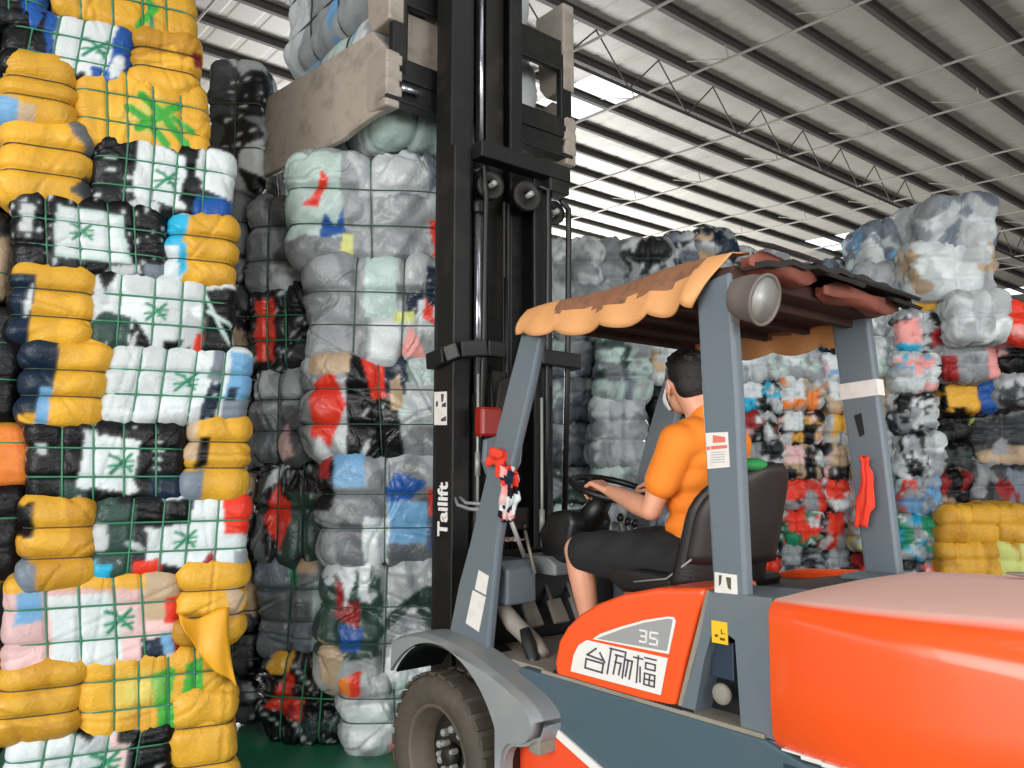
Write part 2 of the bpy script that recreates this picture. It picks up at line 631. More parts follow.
def bale(name, loc, rz, L, D, Hh, rings, base, seed, paint=(), nseed=14, step=.0085, puff=.02, straps=True,
         label=None, group=None, cat='bale', m=None, strap_m=None, rnd=.05, wr=.55, kind_cells=1.0, speck=.0, strap_r=.0048, pw=5.0, scraps=0.0):
    """a compressed bale of bagged clothes; base: palette letters, repeated letters weigh more"""
    sh = BaleShape(L, D, Hh, *rings, seed, puff, rnd, wr, pw)
    n = [max(4, int(round(d / step))) for d in (L, D, Hh)]
    I, Fq = lattice(*n)
    p = I / np.array(n) * 2 - 1.0
    V, _ = sh(p)
    fc = p.copy()
    R = np.random.default_rng(seed + 991)
    # irregular bags of one colour each
    sp = R.uniform(-1, 1, (nseed, 3))
    ax = R.integers(0, 3, nseed)
    sp[np.arange(nseed), ax] = np.sign(sp[np.arange(nseed), ax])
    pal = np.array([PLIN[c] for c in base])
    sc = pal[R.integers(0, len(pal), nseed)] * R.uniform(.85, 1.1, (nseed, 1))
    q = fc * sh.half
    kk = R.normal(size=(6, 3)) * np.array([9, 12, 16, 26, 40, 60])[:, None]
    wv = np.zeros_like(q)
    for i, (k, am) in enumerate(zip(kk, (.03, .024, .018, .010, .005, .003))):
        wv += am * np.sin(q @ k + R.uniform(0, 6.28))[:, None] * R.normal(size=3)
    qq = q + wv * kind_cells
    st = R.uniform(.6, 1.6, (nseed, 3))
    d = np.stack([np.linalg.norm((qq - s * sh.half) * t, axis=1) for s, t in zip(sp, st)])
    cols = sc[np.argmin(d, 0)].copy()
    if scraps:                                                        # smaller garments of other shades between the big bags
        n2 = nseed * 6
        s2 = R.uniform(-1, 1, (n2, 3))
        a2 = R.integers(0, 3, n2)
        s2[np.arange(n2), a2] = np.sign(s2[np.arange(n2), a2])
        t2 = R.uniform(.5, 1.8, (n2, 3))
        best = np.full(len(q), 9e9)
        idx = np.zeros(len(q), int)
        q2 = q + wv * kind_cells * 1.2
        for k_ in range(n2):
            dk = (((q2 - s2[k_] * sh.half) * t2[k_]) ** 2).sum(1)
            b_ = dk < best
            best[b_] = dk[b_]
            idx[b_] = k_
        tone = R.uniform(.62, 1.12, n2)
        other = R.uniform(size=n2) < scraps
        oc = pal[R.integers(0, len(pal), n2)]
        cols = np.where(other[idx][:, None], oc[idx], cols * tone[idx][:, None])
    front = (fc[:, 1] < -.999)
    wx = (fc[:, 0] * .5 + .5) + wv[:, 0] * .25 / L
    wz = (fc[:, 2] * .5 + .5) + wv[:, 2] * .25 / Hh
    fx, fz = wx * L, wz * Hh
    nearf = (fc[:, 1] < -.6) | front
    for it in paint:
        if it[0] == 'poly':
            msk = nearf & in_poly(wx, wz, it[2])
            cols[msk] = PLIN[it[1]]
        elif it[0] == 'spray':
            dd = np.hypot(fx - it[2], (fz - it[3]))
            a = np.clip(1 - dd / it[4], 0, 1)[:, None] * it[5] * front[:, None]
            cols = cols * (1 - a) + PLIN[it[1]] * a
        elif it[0] == 'left':                                       # the end face towards x-
            msk = (fc[:, 0] < -.6) & ~front
            cols[msk] = PLIN[it[1]]
    # glints of the clear wrap painted as pale flecks, with scraps and prints
    if speck:
        kz = R.normal(size=(4, 3)) * 60
        sv = sum(np.sin(q @ k + R.uniform(0, 6.28)) for k in kz)
        dark = cols.mean(1) < .06
        cols[(sv > 2.7 - speck) & dark] = PLIN['w']
        if m is M['bale_far']:
            cols[(sv < -2.75 + speck) & ~dark] *= .45
    cols = cols * (1 + .05 * np.sin(q @ kk[3] + 1))[:, None]
    acc = np.zeros_like(cols)
    cnt = np.zeros((len(cols), 1))
    fm_ = cols[Fq].mean(1)
    for j_ in range(4):
        np.add.at(acc, Fq[:, j_], fm_)
        np.add.at(cnt, Fq[:, j_], 1)
    cols = cols * .45 + acc / cnt * .55
    for it in paint:
        if it[0] == 'line':
            for a, b in zip(it[3][:-1], it[3][1:]):
                dl = seg_dist((fc[:, 0] * .5 + .5) * L, (fc[:, 2] * .5 + .5) * Hh, (a[0], a[1]), (b[0], b[1]))
                al = np.clip((it[2] - dl) / step + .5, 0, 1)[:, None] * front[:, None]
                cols = cols * (1 - al) + PLIN[it[1]] * al
    me = make_mesh('wrapped_bundle', V, Fq, np.clip(cols, 0, 1), m or M['bale'])
    if not straps:
        o = bpy.data.objects.new(name, me)
        C.objects.link(o)
        o.location = (loc[0], loc[1], loc[2] + Hh / 2)
        o.rotation_euler = (0, 0, rz)
        return tag(o, label, cat, group)
    root = empty(name, (loc[0], loc[1], loc[2]), rz, label, cat, group)
    body = bpy.data.objects.new('wrapped_bundle', me)
    C.objects.link(body)
    body.parent = root
    body.location = (0, 0, Hh / 2)
    sm = strap_m or M['strap']
    for axn, cuts in ((0, sh.cx), (1, sh.cy), (2, sh.cz)):
        for c in cuts:
            o1, o2 = [i for i in range(3) if i != axn]
            tt = np.linspace(-1, 1, 26)
            pts = []
            for a, b in [(t, -1.0) for t in tt[:-1]] + [(1.0, t) for t in tt[:-1]] + [(-t, 1.0) for t in tt[:-1]] + [(-1.0, -t) for t in tt[:-1]]:
                w = np.zeros(3)
                w[axn] = c
                w[o1] = a
                w[o2] = b
                pts.append(w)
            pos, _ = sh(np.array(pts), off=.48 * puff + .001)
            # a taut strap bridges the small creases
            for _k in range(3):
                pos = (np.roll(pos, 1, 0) + pos + np.roll(pos, -1, 0)) / 3 * .5 + pos * .5
            mb = MB()
            mb.tube(pos, strap_r, 5, closed=True)
            so = mb.build('strap', sm, root, smooth=True)
            so.location = (0, 0, Hh / 2)
    return root


# ------------------------------------------------------------------ stacks
class Plane:
    def __init__(s, P0, D):
        s.P = np.array([P0[0], P0[1], 0.0])
        s.D = np.array([D[0], D[1], 0.0])
        s.D /= np.linalg.norm(s.D)
        s.N = np.array([-s.D[1], s.D[0], 0.0])
        s.ang = math.atan2(s.D[1], s.D[0])

    def sz(s, px, py):
        r = ray(px, py)
        t = ((s.P - CAM_O) @ s.N) / (r @ s.N)
        X = CAM_O + r * t
        return (X - s.P) @ s.D, X[2]

    def at(s, a, depth):
        return s.P + s.D * a + s.N * depth


def put(pl, bb, depth, rings, base, seed, paint=(), inset=0.0, tight=.012, name='clothing_bale', **kw):
    x0, y0, x1, y1 = bb
    s0, _ = pl.sz(x0, (y0 + y1) / 2)
    s1, _ = pl.sz(x1, (y0 + y1) / 2)
    _, z1 = pl.sz((x0 + x1) / 2, y0)
    _, z0 = pl.sz((x0 + x1) / 2, y1)
    z0 = max(z0, .0)
    L, Hh = s1 - s0 - 2 * tight, z1 - z0 - 2 * tight
    P = pl.at((s0 + s1) / 2, depth / 2 + .02 + inset)
    return bale(name, (P[0], P[1], z0 + tight), pl.ang + kw.pop('twist', 0), L, depth, Hh, rings, base, seed, paint, **kw)


PL1 = Plane((-1.35, 3.9), (.903, .429))
LONG = (4, 1, 2)
END = (0, 1, 2)
G1 = 'bales in the tall yellow stack'


def lng(bb, base, seed, paint, label, **kw):
    return put(PL1, bb, .62, kw.pop('rings', LONG), base, seed, paint, label=label, group=G1, nseed=kw.pop('nseed', 22), speck=kw.pop('speck', .35), **kw)


def end(bb, seed, paint, label, base='YYYYy', **kw):
    return put(PL1, bb, .62, END, base, seed, paint, label=label, group=G1, puff=.04, strap_m=M['strap_dark'],
               wr=.8, strap_r=.003, pw=2.6, rnd=.05, **kw)


def P4(x0, z0, x1, z1):
    return [(x0, z0), (x1, z0), (x1, z1), (x0, z1)]


lng((-55, -62, 47, 24), 'KKZkN', 101, [('poly', 'B', P4(.72, 0, 1, .7)), ('poly', 'r', P4(.35, .5, .6, .9))],
    'black bale with a blue bag end, cut off by the top left corner')
lng((48, -60, 197, 27), 'YYYY', 102, [('line', 'E', .012, [(.42, .02), (.40, .34)]), ('line', 'V', .016, [(.36, .02), (.44, .12), (.37, .2), (.46, .3)])],
    'yellow bale with a green scribble, highest of the yellow stack')
lng((2, 10, 132, 80), 'KKZk', 103,
    [('poly', 'W', P4(.37, .06, .84, 1)), ('poly', 'B', [(.24, 1), (.36, 1), (.39, .3), (.33, .25)]), ('poly', 'B', P4(.84, 0, 1.05, 1)),
     ('poly', 'W', [(.86, .1), (.97, .2), (.95, .5), (.86, .4)]), ('poly', 'B', P4(.7, -.1, .84, .22)),
     ('poly', 'K', P4(.4, -.2, .66, .12))] + x_mark(.36, .17, 1.1),
    'black and white bale with blue patches, near the top of the yellow stack')
end((133, 26, 198, 92), 104, [('poly', 'r', P4(.88, .5, 1.05, .75))], 'short yellow bale end next to the roof, near the top of the stack')
end((2, 52, 72, 124), 105, [('poly', 'b', P4(-.1, -.1, .25, .28)), ('poly', 'T', P4(.25, -.05, .5, .25))],
    'yellow bale end with a pale blue lower corner, left of the big green cross')
lng((73, 68, 209, 152), 'YYYY', 106,
    [('spray', 'L', .3, .17, .14, .8), ('spray', 'V', .36, .2, .1, .5),
     ('line', 'V', .021, [(.26, .11), (.34, .17), (.44, .25)]), ('line', 'V', .021, [(.28, .27), (.36, .2), (.47, .06)]),
     ('line', 'V', .02, [(.22, .2), (.3, .15), (.38, .05)]), ('line', 'V', .016, [(.42, .18), (.5, .13)])],
    'yellow bale with a big bright green cross painted on it')
end((2, 118, 88, 202), 107, [('poly', 'g', [(.62, 1.05), (1.05, .55), (1.05, 1.05)]), ('poly', 'D', [(.85, .1), (1.05, .0), (1.05, .35)])],
    'yellow bale end with a grey torn corner, under the yellow one with pale blue')
lng((91, 136, 234, 216), 'KKkZ', 108,
    [('poly', 'W', [(.27, .2), (.66, .1), (.64, .8), (.3, .95)]), ('poly', 'W', [(.74, .4), (1.05, .3), (1.05, .9), (.76, .95)]),
     ('poly', 'B', P4(.72, -.1, 1.05, .32)), ('poly', 'w', [(.2, -.1), (.3, .2), (.5, .12), (.45, -.1)]), ('poly', 'K', [(.6, .2), (.72, .1), (.8, .5), (.66, .6)]),
     ('poly', 'w', P4(.0, .92, .2, 1.1))] + x_mark(.31, .17, 1),
    'black and white bale with a bright blue corner, under the big green cross')
lng((10, 194, 168, 276), 'KKkq', 109,
    [('poly', 'M', [(.27, .16), (.73, .2), (.74, .8), (.26, .82)]), ('poly', 'W', [(.28, .2), (.7, .24), (.7, .76), (.28, .78)]),
     ('poly', 'w', P4(.04, .45, .11, .8)), ('poly', 'w', [(.6, .02), (.8, .1), (.78, .2), (.6, .14)]), ('poly', 'S', P4(.82, -.05, 1.05, .2))] + x_mark(.27, .19, .9),
    'black bale with a square white bag in the middle and a small green mark')
end((169, 212, 233, 286), 110, [('poly', 'C', [(-.1, .5), (.18, .5), (.25, .95), (-.1, 1.05)]), ('poly', 'W', P4(-.1, 0, .2, .5)),
                                ('poly', 'C', [(.12, .1), (.26, .15), (.26, .55), (.16, .5)])],
    'yellow bale end with turquoise and white at its left edge')
end((10, 262, 90, 343), 111, [('poly', 'N', P4(-.1, -.1, .3, .82)), ('poly', 'W', [(.2, .25), (.28, .3), (.27, .7), (.22, .6)]), ('left', 'K')],
    'yellow bale end with a dark navy side and white flecks, third of its kind down')
lng((89, 272, 236, 352), 'WWw', 112,
    [('poly', 'K', [(.02, .95), (.16, 1), (.08, .7)]), ('poly', 'q', [(0, -.1), (.26, -.1), (.26, .38), (.1, .45), (0, .3)]),
     ('poly', 'K', [(.26, 0), (.45, .0), (.28, .35)]), ('poly', 'K', [(.76, -.1), (1.05, -.1), (1.05, .9), (.78, .9)]),
     ('line', 'M', .008, [(.47, .3), (.6, .05)]), ('line', 'M', .008, [(.5, .2), (.64, .12)]),
     ('poly', 'K', [(.5, -.1), (.7, -.1), (.66, .15), (.52, .14)]), ('poly', 'R', [(.7, -.1), (.76, -.1), (.78, .22), (.72, .25)])] + x_mark(.27, .18, .95),
    'white bale with black right end and small red patch, green mark in the middle')
end((22, 339, 105, 424), 113, [('poly', 'N', P4(-.1, .1, .36, 1.05)), ('poly', 'b', P4(.2, -.1, .36, .4)), ('left', 'N')],
    'yellow bale end with a dark blue half, left of the plain white bale')
lng((103, 344, 250, 424), 'WWWw', 114,
    [('poly', 'N', [(.68, .05), (.78, .0), (.83, .3), (.8, .62), (.72, .55)]), ('poly', 'b', P4(.84, .35, 1.05, .95)), ('poly', 'S', P4(.84, -.1, 1.05, .35)),
     ('poly', 'N', P4(.86, .3, .93, .5)), ('spray', 'M', .34, .17, .1, .5), ('poly', 'S', [(.68, .6), (.78, .55), (.8, .95), (.72, 1)])] + x_mark(.34, .19, 1),
    'plain white bale with a navy oval and light blue right end')
lng((24, 420, 186, 504), 'KKKk', 115,
    [('poly', 'q', P4(.2, -.1, .38, .25)), ('poly', 'W', [(.30, .2), (.66, .12), (.7, .75), (.36, .88)]), ('poly', 'W', [(.62, .1), (.72, .16), (.66, .3)]),
     ('poly', 'N', P4(.78, .02, 1.05, .36)), ('poly', 'w', P4(.06, .6, .12, .75)), ('spray', 'M', .36, .16, .1, .6)] + x_mark(.37, .17, 1),
    'black bale with a slanted white bag and green mark, halfway up the yellow stack')
end((187, 416, 247, 498), 116, [('poly', 'K', [(.1, .35), (.35, .4), (.3, .8), (.15, .8)]), ('poly', 'T', P4(-.1, .5, .12, 1.05)), ('poly', 'S', P4(-.1, -.1, .28, .34))],
    'yellow bale end with a dark scrap at its left, right of the halfway black bale')
end((22, 497, 93, 588), 117, [('poly', 'S', [(-.1, -.1), (.16, -.1), (.2, .25), (-.1, .4)]), ('poly', 'Z', P4(-.1, .6, .12, 1))],
    'yellow bale end with a rough green-edged fold, left of the red-ended bale')
lng((92, 494, 250, 578), 'GgkWq', 118,
    [('poly', 'K', P4(.24, .68, .62, 1)), ('poly', 'W', [(.33, .1), (.92, .12), (.92, .95), (.62, 1), (.6, .66), (.33, .64)]),
     ('poly', 'R', [(.84, .5), (1.05, .5), (1.05, 1.05), (.82, 1.05)]), ('poly', 'R', P4(.25, -.1, .42, .18)), ('poly', 'C', [(-.05, -.1), (.12, -.1), (.1, .2), (-.05, .15)]),
     ('poly', 'q', P4(.02, .1, .24, .95)), ('poly', 'w', P4(0, .3, .08, .7)), ('poly', 'r', [(.68, .1), (.8, .1), (.76, .3)]), ('spray', 'M', .38, .15, .08, .6)] + x_mark(.38, .16, .95),
    'white and grey bale with a red right end and red spots below')
lng((2, 573, 181, 672), 'PPP', 119,
    [('poly', 'W', P4(.24, -.1, .62, .8)), ('poly', 'b', [(.04, .55), (.2, .6), (.22, .85), (.08, .9)]), ('poly', 'Y', P4(-.1, .85, .8, 1.1)), ('poly', 'T', P4(.8, .45, 1.05, 1.05)),
     ('poly', 'R', P4(.92, .4, 1.05, .75)), ('poly', 'N', P4(.74, .0, .9, .28)), ('poly', 'b', P4(.88, .1, 1.05, .3)), ('poly', 'r', P4(.95, .1, 1.05, .25)),
     ('spray', 'M', .42, .2, .12, .7)] + x_mark(.44, .2, 1.15),
    'pink and white bale with a dark green mark, low in the yellow stack')
end((179, 562, 243, 642), 120, [('poly', 'T', P4(.8, .3, 1.05, .7))], 'yellow bale end right of the pink and white bale')
end((-4, 664, 80, 742), 121, [('poly', 'y', P4(-.1, -.1, 1.05, .2))], 'yellow bale end left of the yellow bale with bright green patches')
lng((79, 648, 226, 738), 'YYYY', 122,
    [('poly', 'V', [(.48, .3), (.6, .25), (.62, .75), (.46, .7)]), ('poly', 'V', [(.5, .0), (.64, .05), (.64, .35), (.52, .3)]), ('poly', 'V', [(.68, .4), (.86, .45), (.84, .85), (.7, .75)]),
     ('spray', 'L', .22, .2, .12, .8), ('spray', 'y', .22, .08, .1, .8)],
    'yellow bale with bright green paint patches, near the floor')
lng((0, 730, 172, 808), 'WWw', 123,
    [('poly', 'K', P4(.24, -.1, .34, .5)), ('poly', 'K', P4(.0, -.1, .12, .45)), ('poly', 'P', P4(.62, -.1, .72, .9)), ('poly', 'K', P4(.72, -.1, 1.05, 1.05)), ('poly', 'K', [(.34, 1.05), (.5, .85), (.6, 1.05)]), ('poly', 'K', P4(.66, .8, .95, 1.05)),
     ('spray', 'M', .38, .15, .12, .7)] + x_mark(.38, .16, 1.2),
    'white and black bale at the foot of the yellow stack')
end((173, 690, 234, 808), 124, [], 'yellow bale end standing on the green floor, foot of the stack')
for i, (bb, base, nm) in enumerate([((-150, 100, 0, 190), 'kKZB', 'dark bale partly cut off beside the torn yellow end'), ((-150, 190, 6, 290), 'KZkT', 'black bale edge beside the bale with the square white bag'),
                                    ((-150, 292, 18, 420), 'KKZk', 'black netted bale edge beside the navy-sided yellow ends'), ((-150, 418, 30, 486), 'OOyO', 'orange bale edge left of the halfway black bale'),
                                    ((-150, 486, 20, 588), 'KKqZ', 'black bale edge beside the rough yellow end'), ((-150, 588, -6, 800), 'KkyN', 'dark bale hidden at the lower left edge'),
                                    ((-150, 10, -4, 100), 'NBKZ', 'navy bale cut off beside the black and white one')]):
    put(PL1, bb, .6, (2, 1, 2), base, 140 + i, inset=.16, label=nm, group='dark bales left of the yellow stack', step=.016)

# the loose yellow sheet hanging over the low bales
mb = MB()
gx, gz = 14, 18
rows = []
for j in range(gz + 1):
    t = j / gz
    row = []
    for i in range(gx + 1):
        u = i / gx
        px = 178 + u * (50 - 8 * t) + 16 * t * t
        py = 612 + 78 * t * (.35 + .65 * u) + 6 * math.sin(u * 5)
        a, z = PL1.sz(px, py)
        P = PL1.at(a, -.035 - .05 * math.sin(t * 2.2) - .012 * math.sin(u * 9 + t * 3))
        row.append(Vector((P[0], P[1], z)))
    rows.append(row)
mb.loft(rows, cap=False, closed=False)
ys = mb.build('yellow_sheet', mat('yellow_bag', '#e0a021', .5, bump=.2, bump_scale=20), smooth=True)
sd = ys.modifiers.new('t', 'SOLIDIFY')
sd.thickness = .004
tag(ys, 'loose yellow sheet hanging over the green-painted yellow bale', 'sheet')

# middle stack of larger bales, behind the truck's clamp
G2 = 'large bales in the grey stack'
PL2 = Plane((-1.0, 4.55), (1, .10))
PL3 = Plane((-1.2, 4.75), (1, -.16))


def big(pl, bb, base, seed, paint, label, rings=(1, 1, 2), **kw):
    return put(pl, bb, kw.pop('depth', .8), rings, base, seed, paint, label=label, group=G2, puff=.042, rnd=.09, wr=1.7, m=M['bale_film'], nseed=kw.pop('nseed', 26), speck=.2, scraps=kw.pop('scraps', .06), step=.010, strap_r=kw.pop('strap_r', .0036), strap_m=kw.pop('strap_m', M['strap_thin']), pw=3.5, **kw)


big(PL2, (287, 154, 446, 262), 'GWwSG', 201, [('poly', 'M', P4(-.1, .2, .34, .95)), ('poly', 'R', [(.08, .48), (.18, .45), (.26, .75), (.2, .85), (.16, .6)]),
     ('poly', 'B', [(.18, .2), (.36, .22), (.34, .5), (.28, .3), (.22, .42)]), ('poly', 'L', P4(.34, .06, .44, .22)), ('poly', 'G', P4(.42, .05, .9, .6)), ('poly', 'R', P4(.92, .05, 1.05, .4)), ('poly', 'w', P4(.45, .62, .9, 1))],
    'crumpled grey and white bale with red and blue print, highest of the grey stack')
big(PL2, (306, 254, 452, 364), 'GwwG', 202, [('poly', 'M', P4(.4, .4, .62, 1.05)), ('poly', 'W', P4(.46, .05, .64, .4)), ('poly', 'N', [(.66, .45), (.8, .42), (.8, .7), (.68, .66)]), ('poly', 'L', P4(.6, .38, .74, .48)),
     ('poly', 'p', [(.64, .05), (.84, .05), (.7, .35)]), ('poly', 'W', P4(.76, .3, .92, .6)), ('poly', 'R', [(.8, .4), (.9, .36), (.88, .56), (.82, .62)]), ('poly', 'N', P4(.82, .55, 1.05, .9)), ('poly', 'w', P4(.62, .75, .82, 1))],
    'grey bale with pale green, red and navy bags at its right, second from the top', rings=(2, 1, 2))
big(PL2, (306, 352, 448, 458), 'GwMw', 203, [('poly', 'K', P4(.28, -.1, .66, .95)), ('poly', 'R', [(.36, 1.05), (.54, 1.05), (.62, .6), (.46, .55)]), ('poly', 'N', P4(.56, .6, .74, 1.05)), ('poly', 'R', [(.02, .2), (.16, .1), (.28, .5), (.2, .85), (.06, .7)]),
     ('poly', 'W', [(-.05, -.1), (.2, -.1), (.08, .2)]), ('poly', 'T', [(.6, .45), (.7, .48), (.68, .8), (.6, .72)]), ('poly', 'w', P4(.72, .3, 1.05, .72)), ('poly', 'T', P4(.02, .8, .3, 1.0))],
    'grey and black bale with two red bags, third from the top')
big(PL2, (322, 454, 446, 568), 'GwgG', 204, [('poly', 'B', [(.52, .55), (.72, .6), (.86, .75), (.6, .85), (.5, .7)]), ('poly', 'b', P4(.52, .2, .85, .58)), ('poly', 'R', P4(.86, .45, 1.0, .68)), ('poly', 'B', P4(.88, .15, 1.05, .45)), ('poly', 'b', P4(.1, .72, .34, 1.05)), ('poly', 'W', P4(.34, .0, .55, .45)),
     ('poly', 'g', [(.1, .0), (.36, .05), (.3, .4), (.1, .3)]), ('poly', 'K', P4(-.05, .5, .1, .95)), ('poly', 'r', P4(-.02, .8, .06, 1))],
    'grey bale with a bright blue bag and a small red patch, halfway up')
big(PL2, (318, 562, 446, 690), 'GwGq', 205, [('poly', 'q', P4(-.1, .25, .5, .9)), ('poly', 'r', [(.12, .55), (.3, .48), (.34, .7), (.22, .68), (.2, .88), (.1, .85)]), ('poly', 'W', [(.12, .9), (.2, .62), (.25, .85), (.2, 1)]), ('poly', 'B', P4(.16, .32, .34, .5)), ('poly', 'T', [(0, .1), (.14, .0), (.2, .3), (.02, .4)]),
     ('poly', 'W', [(.45, .05), (1.05, .1), (1.05, .5), (.62, .4)]), ('poly', 'W', [(.26, .92), (.34, .7), (.42, .7), (.36, 1)])],
    'grey bale with dark red and blue letters seen through its wrap')
big(PL2, (338, 668, 446, 782), 'MWMw', 206, [('poly', 'R', [(.0, .75), (.2, .7), (.22, 1), (0, 1.05)]), ('poly', 'O', P4(-.1, .75, .1, 1.05)), ('poly', 'p', P4(.45, -.1, .8, .18)), ('poly', 'W', P4(.1, .1, .5, .6))],
    'pale green and white bale on the floor beside the front wheel')
big(PL3, (243, 194, 294, 292), 'GgGw', 211, [('poly', 'g', P4(-.1, .0, .5, .6))], 'dull grey bale left of the crumpled top bale', rings=(1, 1, 2))
big(PL3, (246, 284, 308, 372), 'KKZk', 212, [('poly', 'R', P4(.16, .12, .46, .82)), ('poly', 'k', P4(.5, -.1, 1.05, 1.05))], 'black bale with a red bag and green straps', rings=(2, 1, 2), strap_r=.006, strap_m=M['strap'])
big(PL3, (248, 366, 308, 464), 'GgwS', 213, [('poly', 'P', [(.55, .02), (.8, .1), (.7, .4), (.5, .2)]), ('poly', 'w', P4(.6, .6, .85, 1))], 'steel grey crumpled bale below the black and red one', rings=(1, 1, 2))
big(PL3, (254, 458, 328, 564), 'KkqG', 214, [('poly', 'R', [(.15, .4), (.3, .8), (.55, .5), (.42, .15), (.2, .3)]), ('poly', 'W', [(.1, .7), (.3, 1.05), (.5, 1.05), (.3, .8)]), ('poly', 'q', P4(.5, .1, .95, .7)), ('poly', 'g', [(0, 0), (.25, 0), (.12, .45)])], 'black bale with a folded red bag and green net print', rings=(2, 1, 1))
big(PL3, (256, 556, 322, 660), 'GgSG', 215, [('poly', 'E', P4(.42, .72, .56, 1.05)), ('poly', 'T', P4(.55, .85, .85, 1.05)), ('poly', 'M', P4(.8, .1, 1.05, .8))], 'smooth grey bale with a thin green strip, above the dark green bottom bale', rings=(1, 1, 2))
big(PL3, (258, 652, 345, 762), 'qqKZ', 216, [('poly', 'R', [(.12, .4), (.3, .85), (.56, .6), (.5, .2), (.3, .3)]), ('poly', 'Y', [(.08, .75), (.36, .8), (.36, 1.0), (.08, 1.0)]), ('poly', 'Z', P4(.4, .5, .9, 1.0)), ('poly', 'r', [(.3, .3), (.4, .5), (.46, .3)])], 'dark green bale with a red and a yellow bag, standing on the green floor', rings=(3, 1, 1), strap_r=.006, strap_m=M['strap'])

# bundles squeezed in the gap between the two stacks
PL4 = Plane((-1.9, 4.9), (1, 0))
G3 = 'bundles in the dark gap between the stacks'
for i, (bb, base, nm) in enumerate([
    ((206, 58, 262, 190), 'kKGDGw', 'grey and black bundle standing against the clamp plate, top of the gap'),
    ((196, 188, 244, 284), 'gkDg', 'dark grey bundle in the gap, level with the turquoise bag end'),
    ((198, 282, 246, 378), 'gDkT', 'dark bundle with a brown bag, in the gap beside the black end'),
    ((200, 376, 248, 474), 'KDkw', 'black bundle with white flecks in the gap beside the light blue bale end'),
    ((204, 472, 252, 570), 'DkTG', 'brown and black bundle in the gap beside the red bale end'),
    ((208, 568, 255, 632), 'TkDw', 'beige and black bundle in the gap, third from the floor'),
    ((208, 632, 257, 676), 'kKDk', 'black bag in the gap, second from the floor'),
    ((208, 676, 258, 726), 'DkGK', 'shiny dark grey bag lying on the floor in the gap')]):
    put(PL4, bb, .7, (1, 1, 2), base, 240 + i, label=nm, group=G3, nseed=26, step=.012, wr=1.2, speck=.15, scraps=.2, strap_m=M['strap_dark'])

# ------------------------------------------------------------------ the forklift (x = right, y = forward, z = up)
FK = empty('forklift', tuple(BO), YAW, 'grey and orange forklift truck with a raised bale clamp and tarp roof', 'forklift')


def txt(body, size, name, m, parent, mtx, ext=.0012, bold=0.0):
    cu = bpy.data.curves.new(name, 'FONT')
    cu.body = body
    cu.size = size
    cu.extrude = ext
    cu.offset = bold
    cu.align_x = 'LEFT'
    o = bpy.data.objects.new(name, cu)
    C.objects.link(o)
    dg = bpy.context.evaluated_depsgraph_get()
    dg.update()
    me = bpy.data.meshes.new_from_object(o.evaluated_get(dg))
    bpy.data.objects.remove(o)
    me.materials.clear()
    me.materials.append(m)
    q = bpy.data.objects.new(name, me)
    C.objects.link(q)
    q.parent = parent
    q.matrix_local = mtx
    return q


def side(pts, v=0.0):
    """photo points on the truck's left flank, as truck coordinates"""
    return [fl(x, y, v=v) for x, y in pts]


def SV(pts, v=0.0):
    return [Vector((v, a, z)) for a, z in pts]


# chassis: low frame between the wheels, left flank and right flank
mb = MB()
prof = [(1.02, .40), (1.02, .60), (.99, .784), (-.12, .784), (-.36, .72), (-.36, .42), (.0, .30), (.95, .30)]
mb.prism(SV(prof, -.02), (1.04, 0, 0))
chassis = mb.build('chassis', M['chassis'], FK, bevel=.012)
mb = MB()
mb.prism(SV([(1.0, .30), (1.0, .655), (.93, .655), (.93, .30)], -.028), (.012, 0, 0))
mb.prism(SV([(.93, .30), (.93, .655), (.45, .47), (.45, .30)], -.028), (.012, 0, 0))
mb.build('orange_stripe', M['red_orange'], chassis)
mb = MB()
mb.prism(SV([(.93, .63), (.93, .662), (.45, .50), (.45, .468)], -.032), (.01, 0, 0))
mb.build('white_stripe', M['white'], chassis)
mb = MB()                                                            # dusty ledge along the frame's top edge
for y0, y1 in ((-.12, .86),):
    mb.box((.05, (y0 + y1) / 2, .79), (.14, y1 - y0, .015))
mb.build('step_ledge', M['dusty'], chassis, bevel=.004)
# rough rubber seal under the orange cover
mb = MB()
mb.box((.004, .47, .797), (.03, .66, .016))
for i in range(40):
    mb.box((-.012, .79 - i * .0155, .793), (.012, .009, .010))
mb.build('rubber_seal', M['deep'], chassis)
# cab floor, brown with dust
mb = MB()
mb.box((.5, 1.06, .775), (.96, .55, .03))
mb.build('floor_plate', M['dusty'], FK, bevel=.004)
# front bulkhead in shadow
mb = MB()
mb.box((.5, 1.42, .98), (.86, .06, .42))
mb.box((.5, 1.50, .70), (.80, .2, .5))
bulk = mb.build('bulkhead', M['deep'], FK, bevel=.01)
# cowl tops either side of the steering column
mb = MB()
mb.prism(SV([(1.20, .98), (1.20, 1.13), (1.25, 1.165), (1.48, 1.165), (1.48, .98)], .085), (.17, 0, 0))
mb.build('cowl_block', M['steel_blue'], FK, bevel=.012)
mb = MB()
mb.prism(SV([(1.16, 1.09), (1.16, 1.14), (1.22, 1.17), (1.46, 1.17), (1.46, 1.09)], .33), (.4, 0, 0))
mb.build('cowl_shelf', M['grey'], FK, bevel=.01)

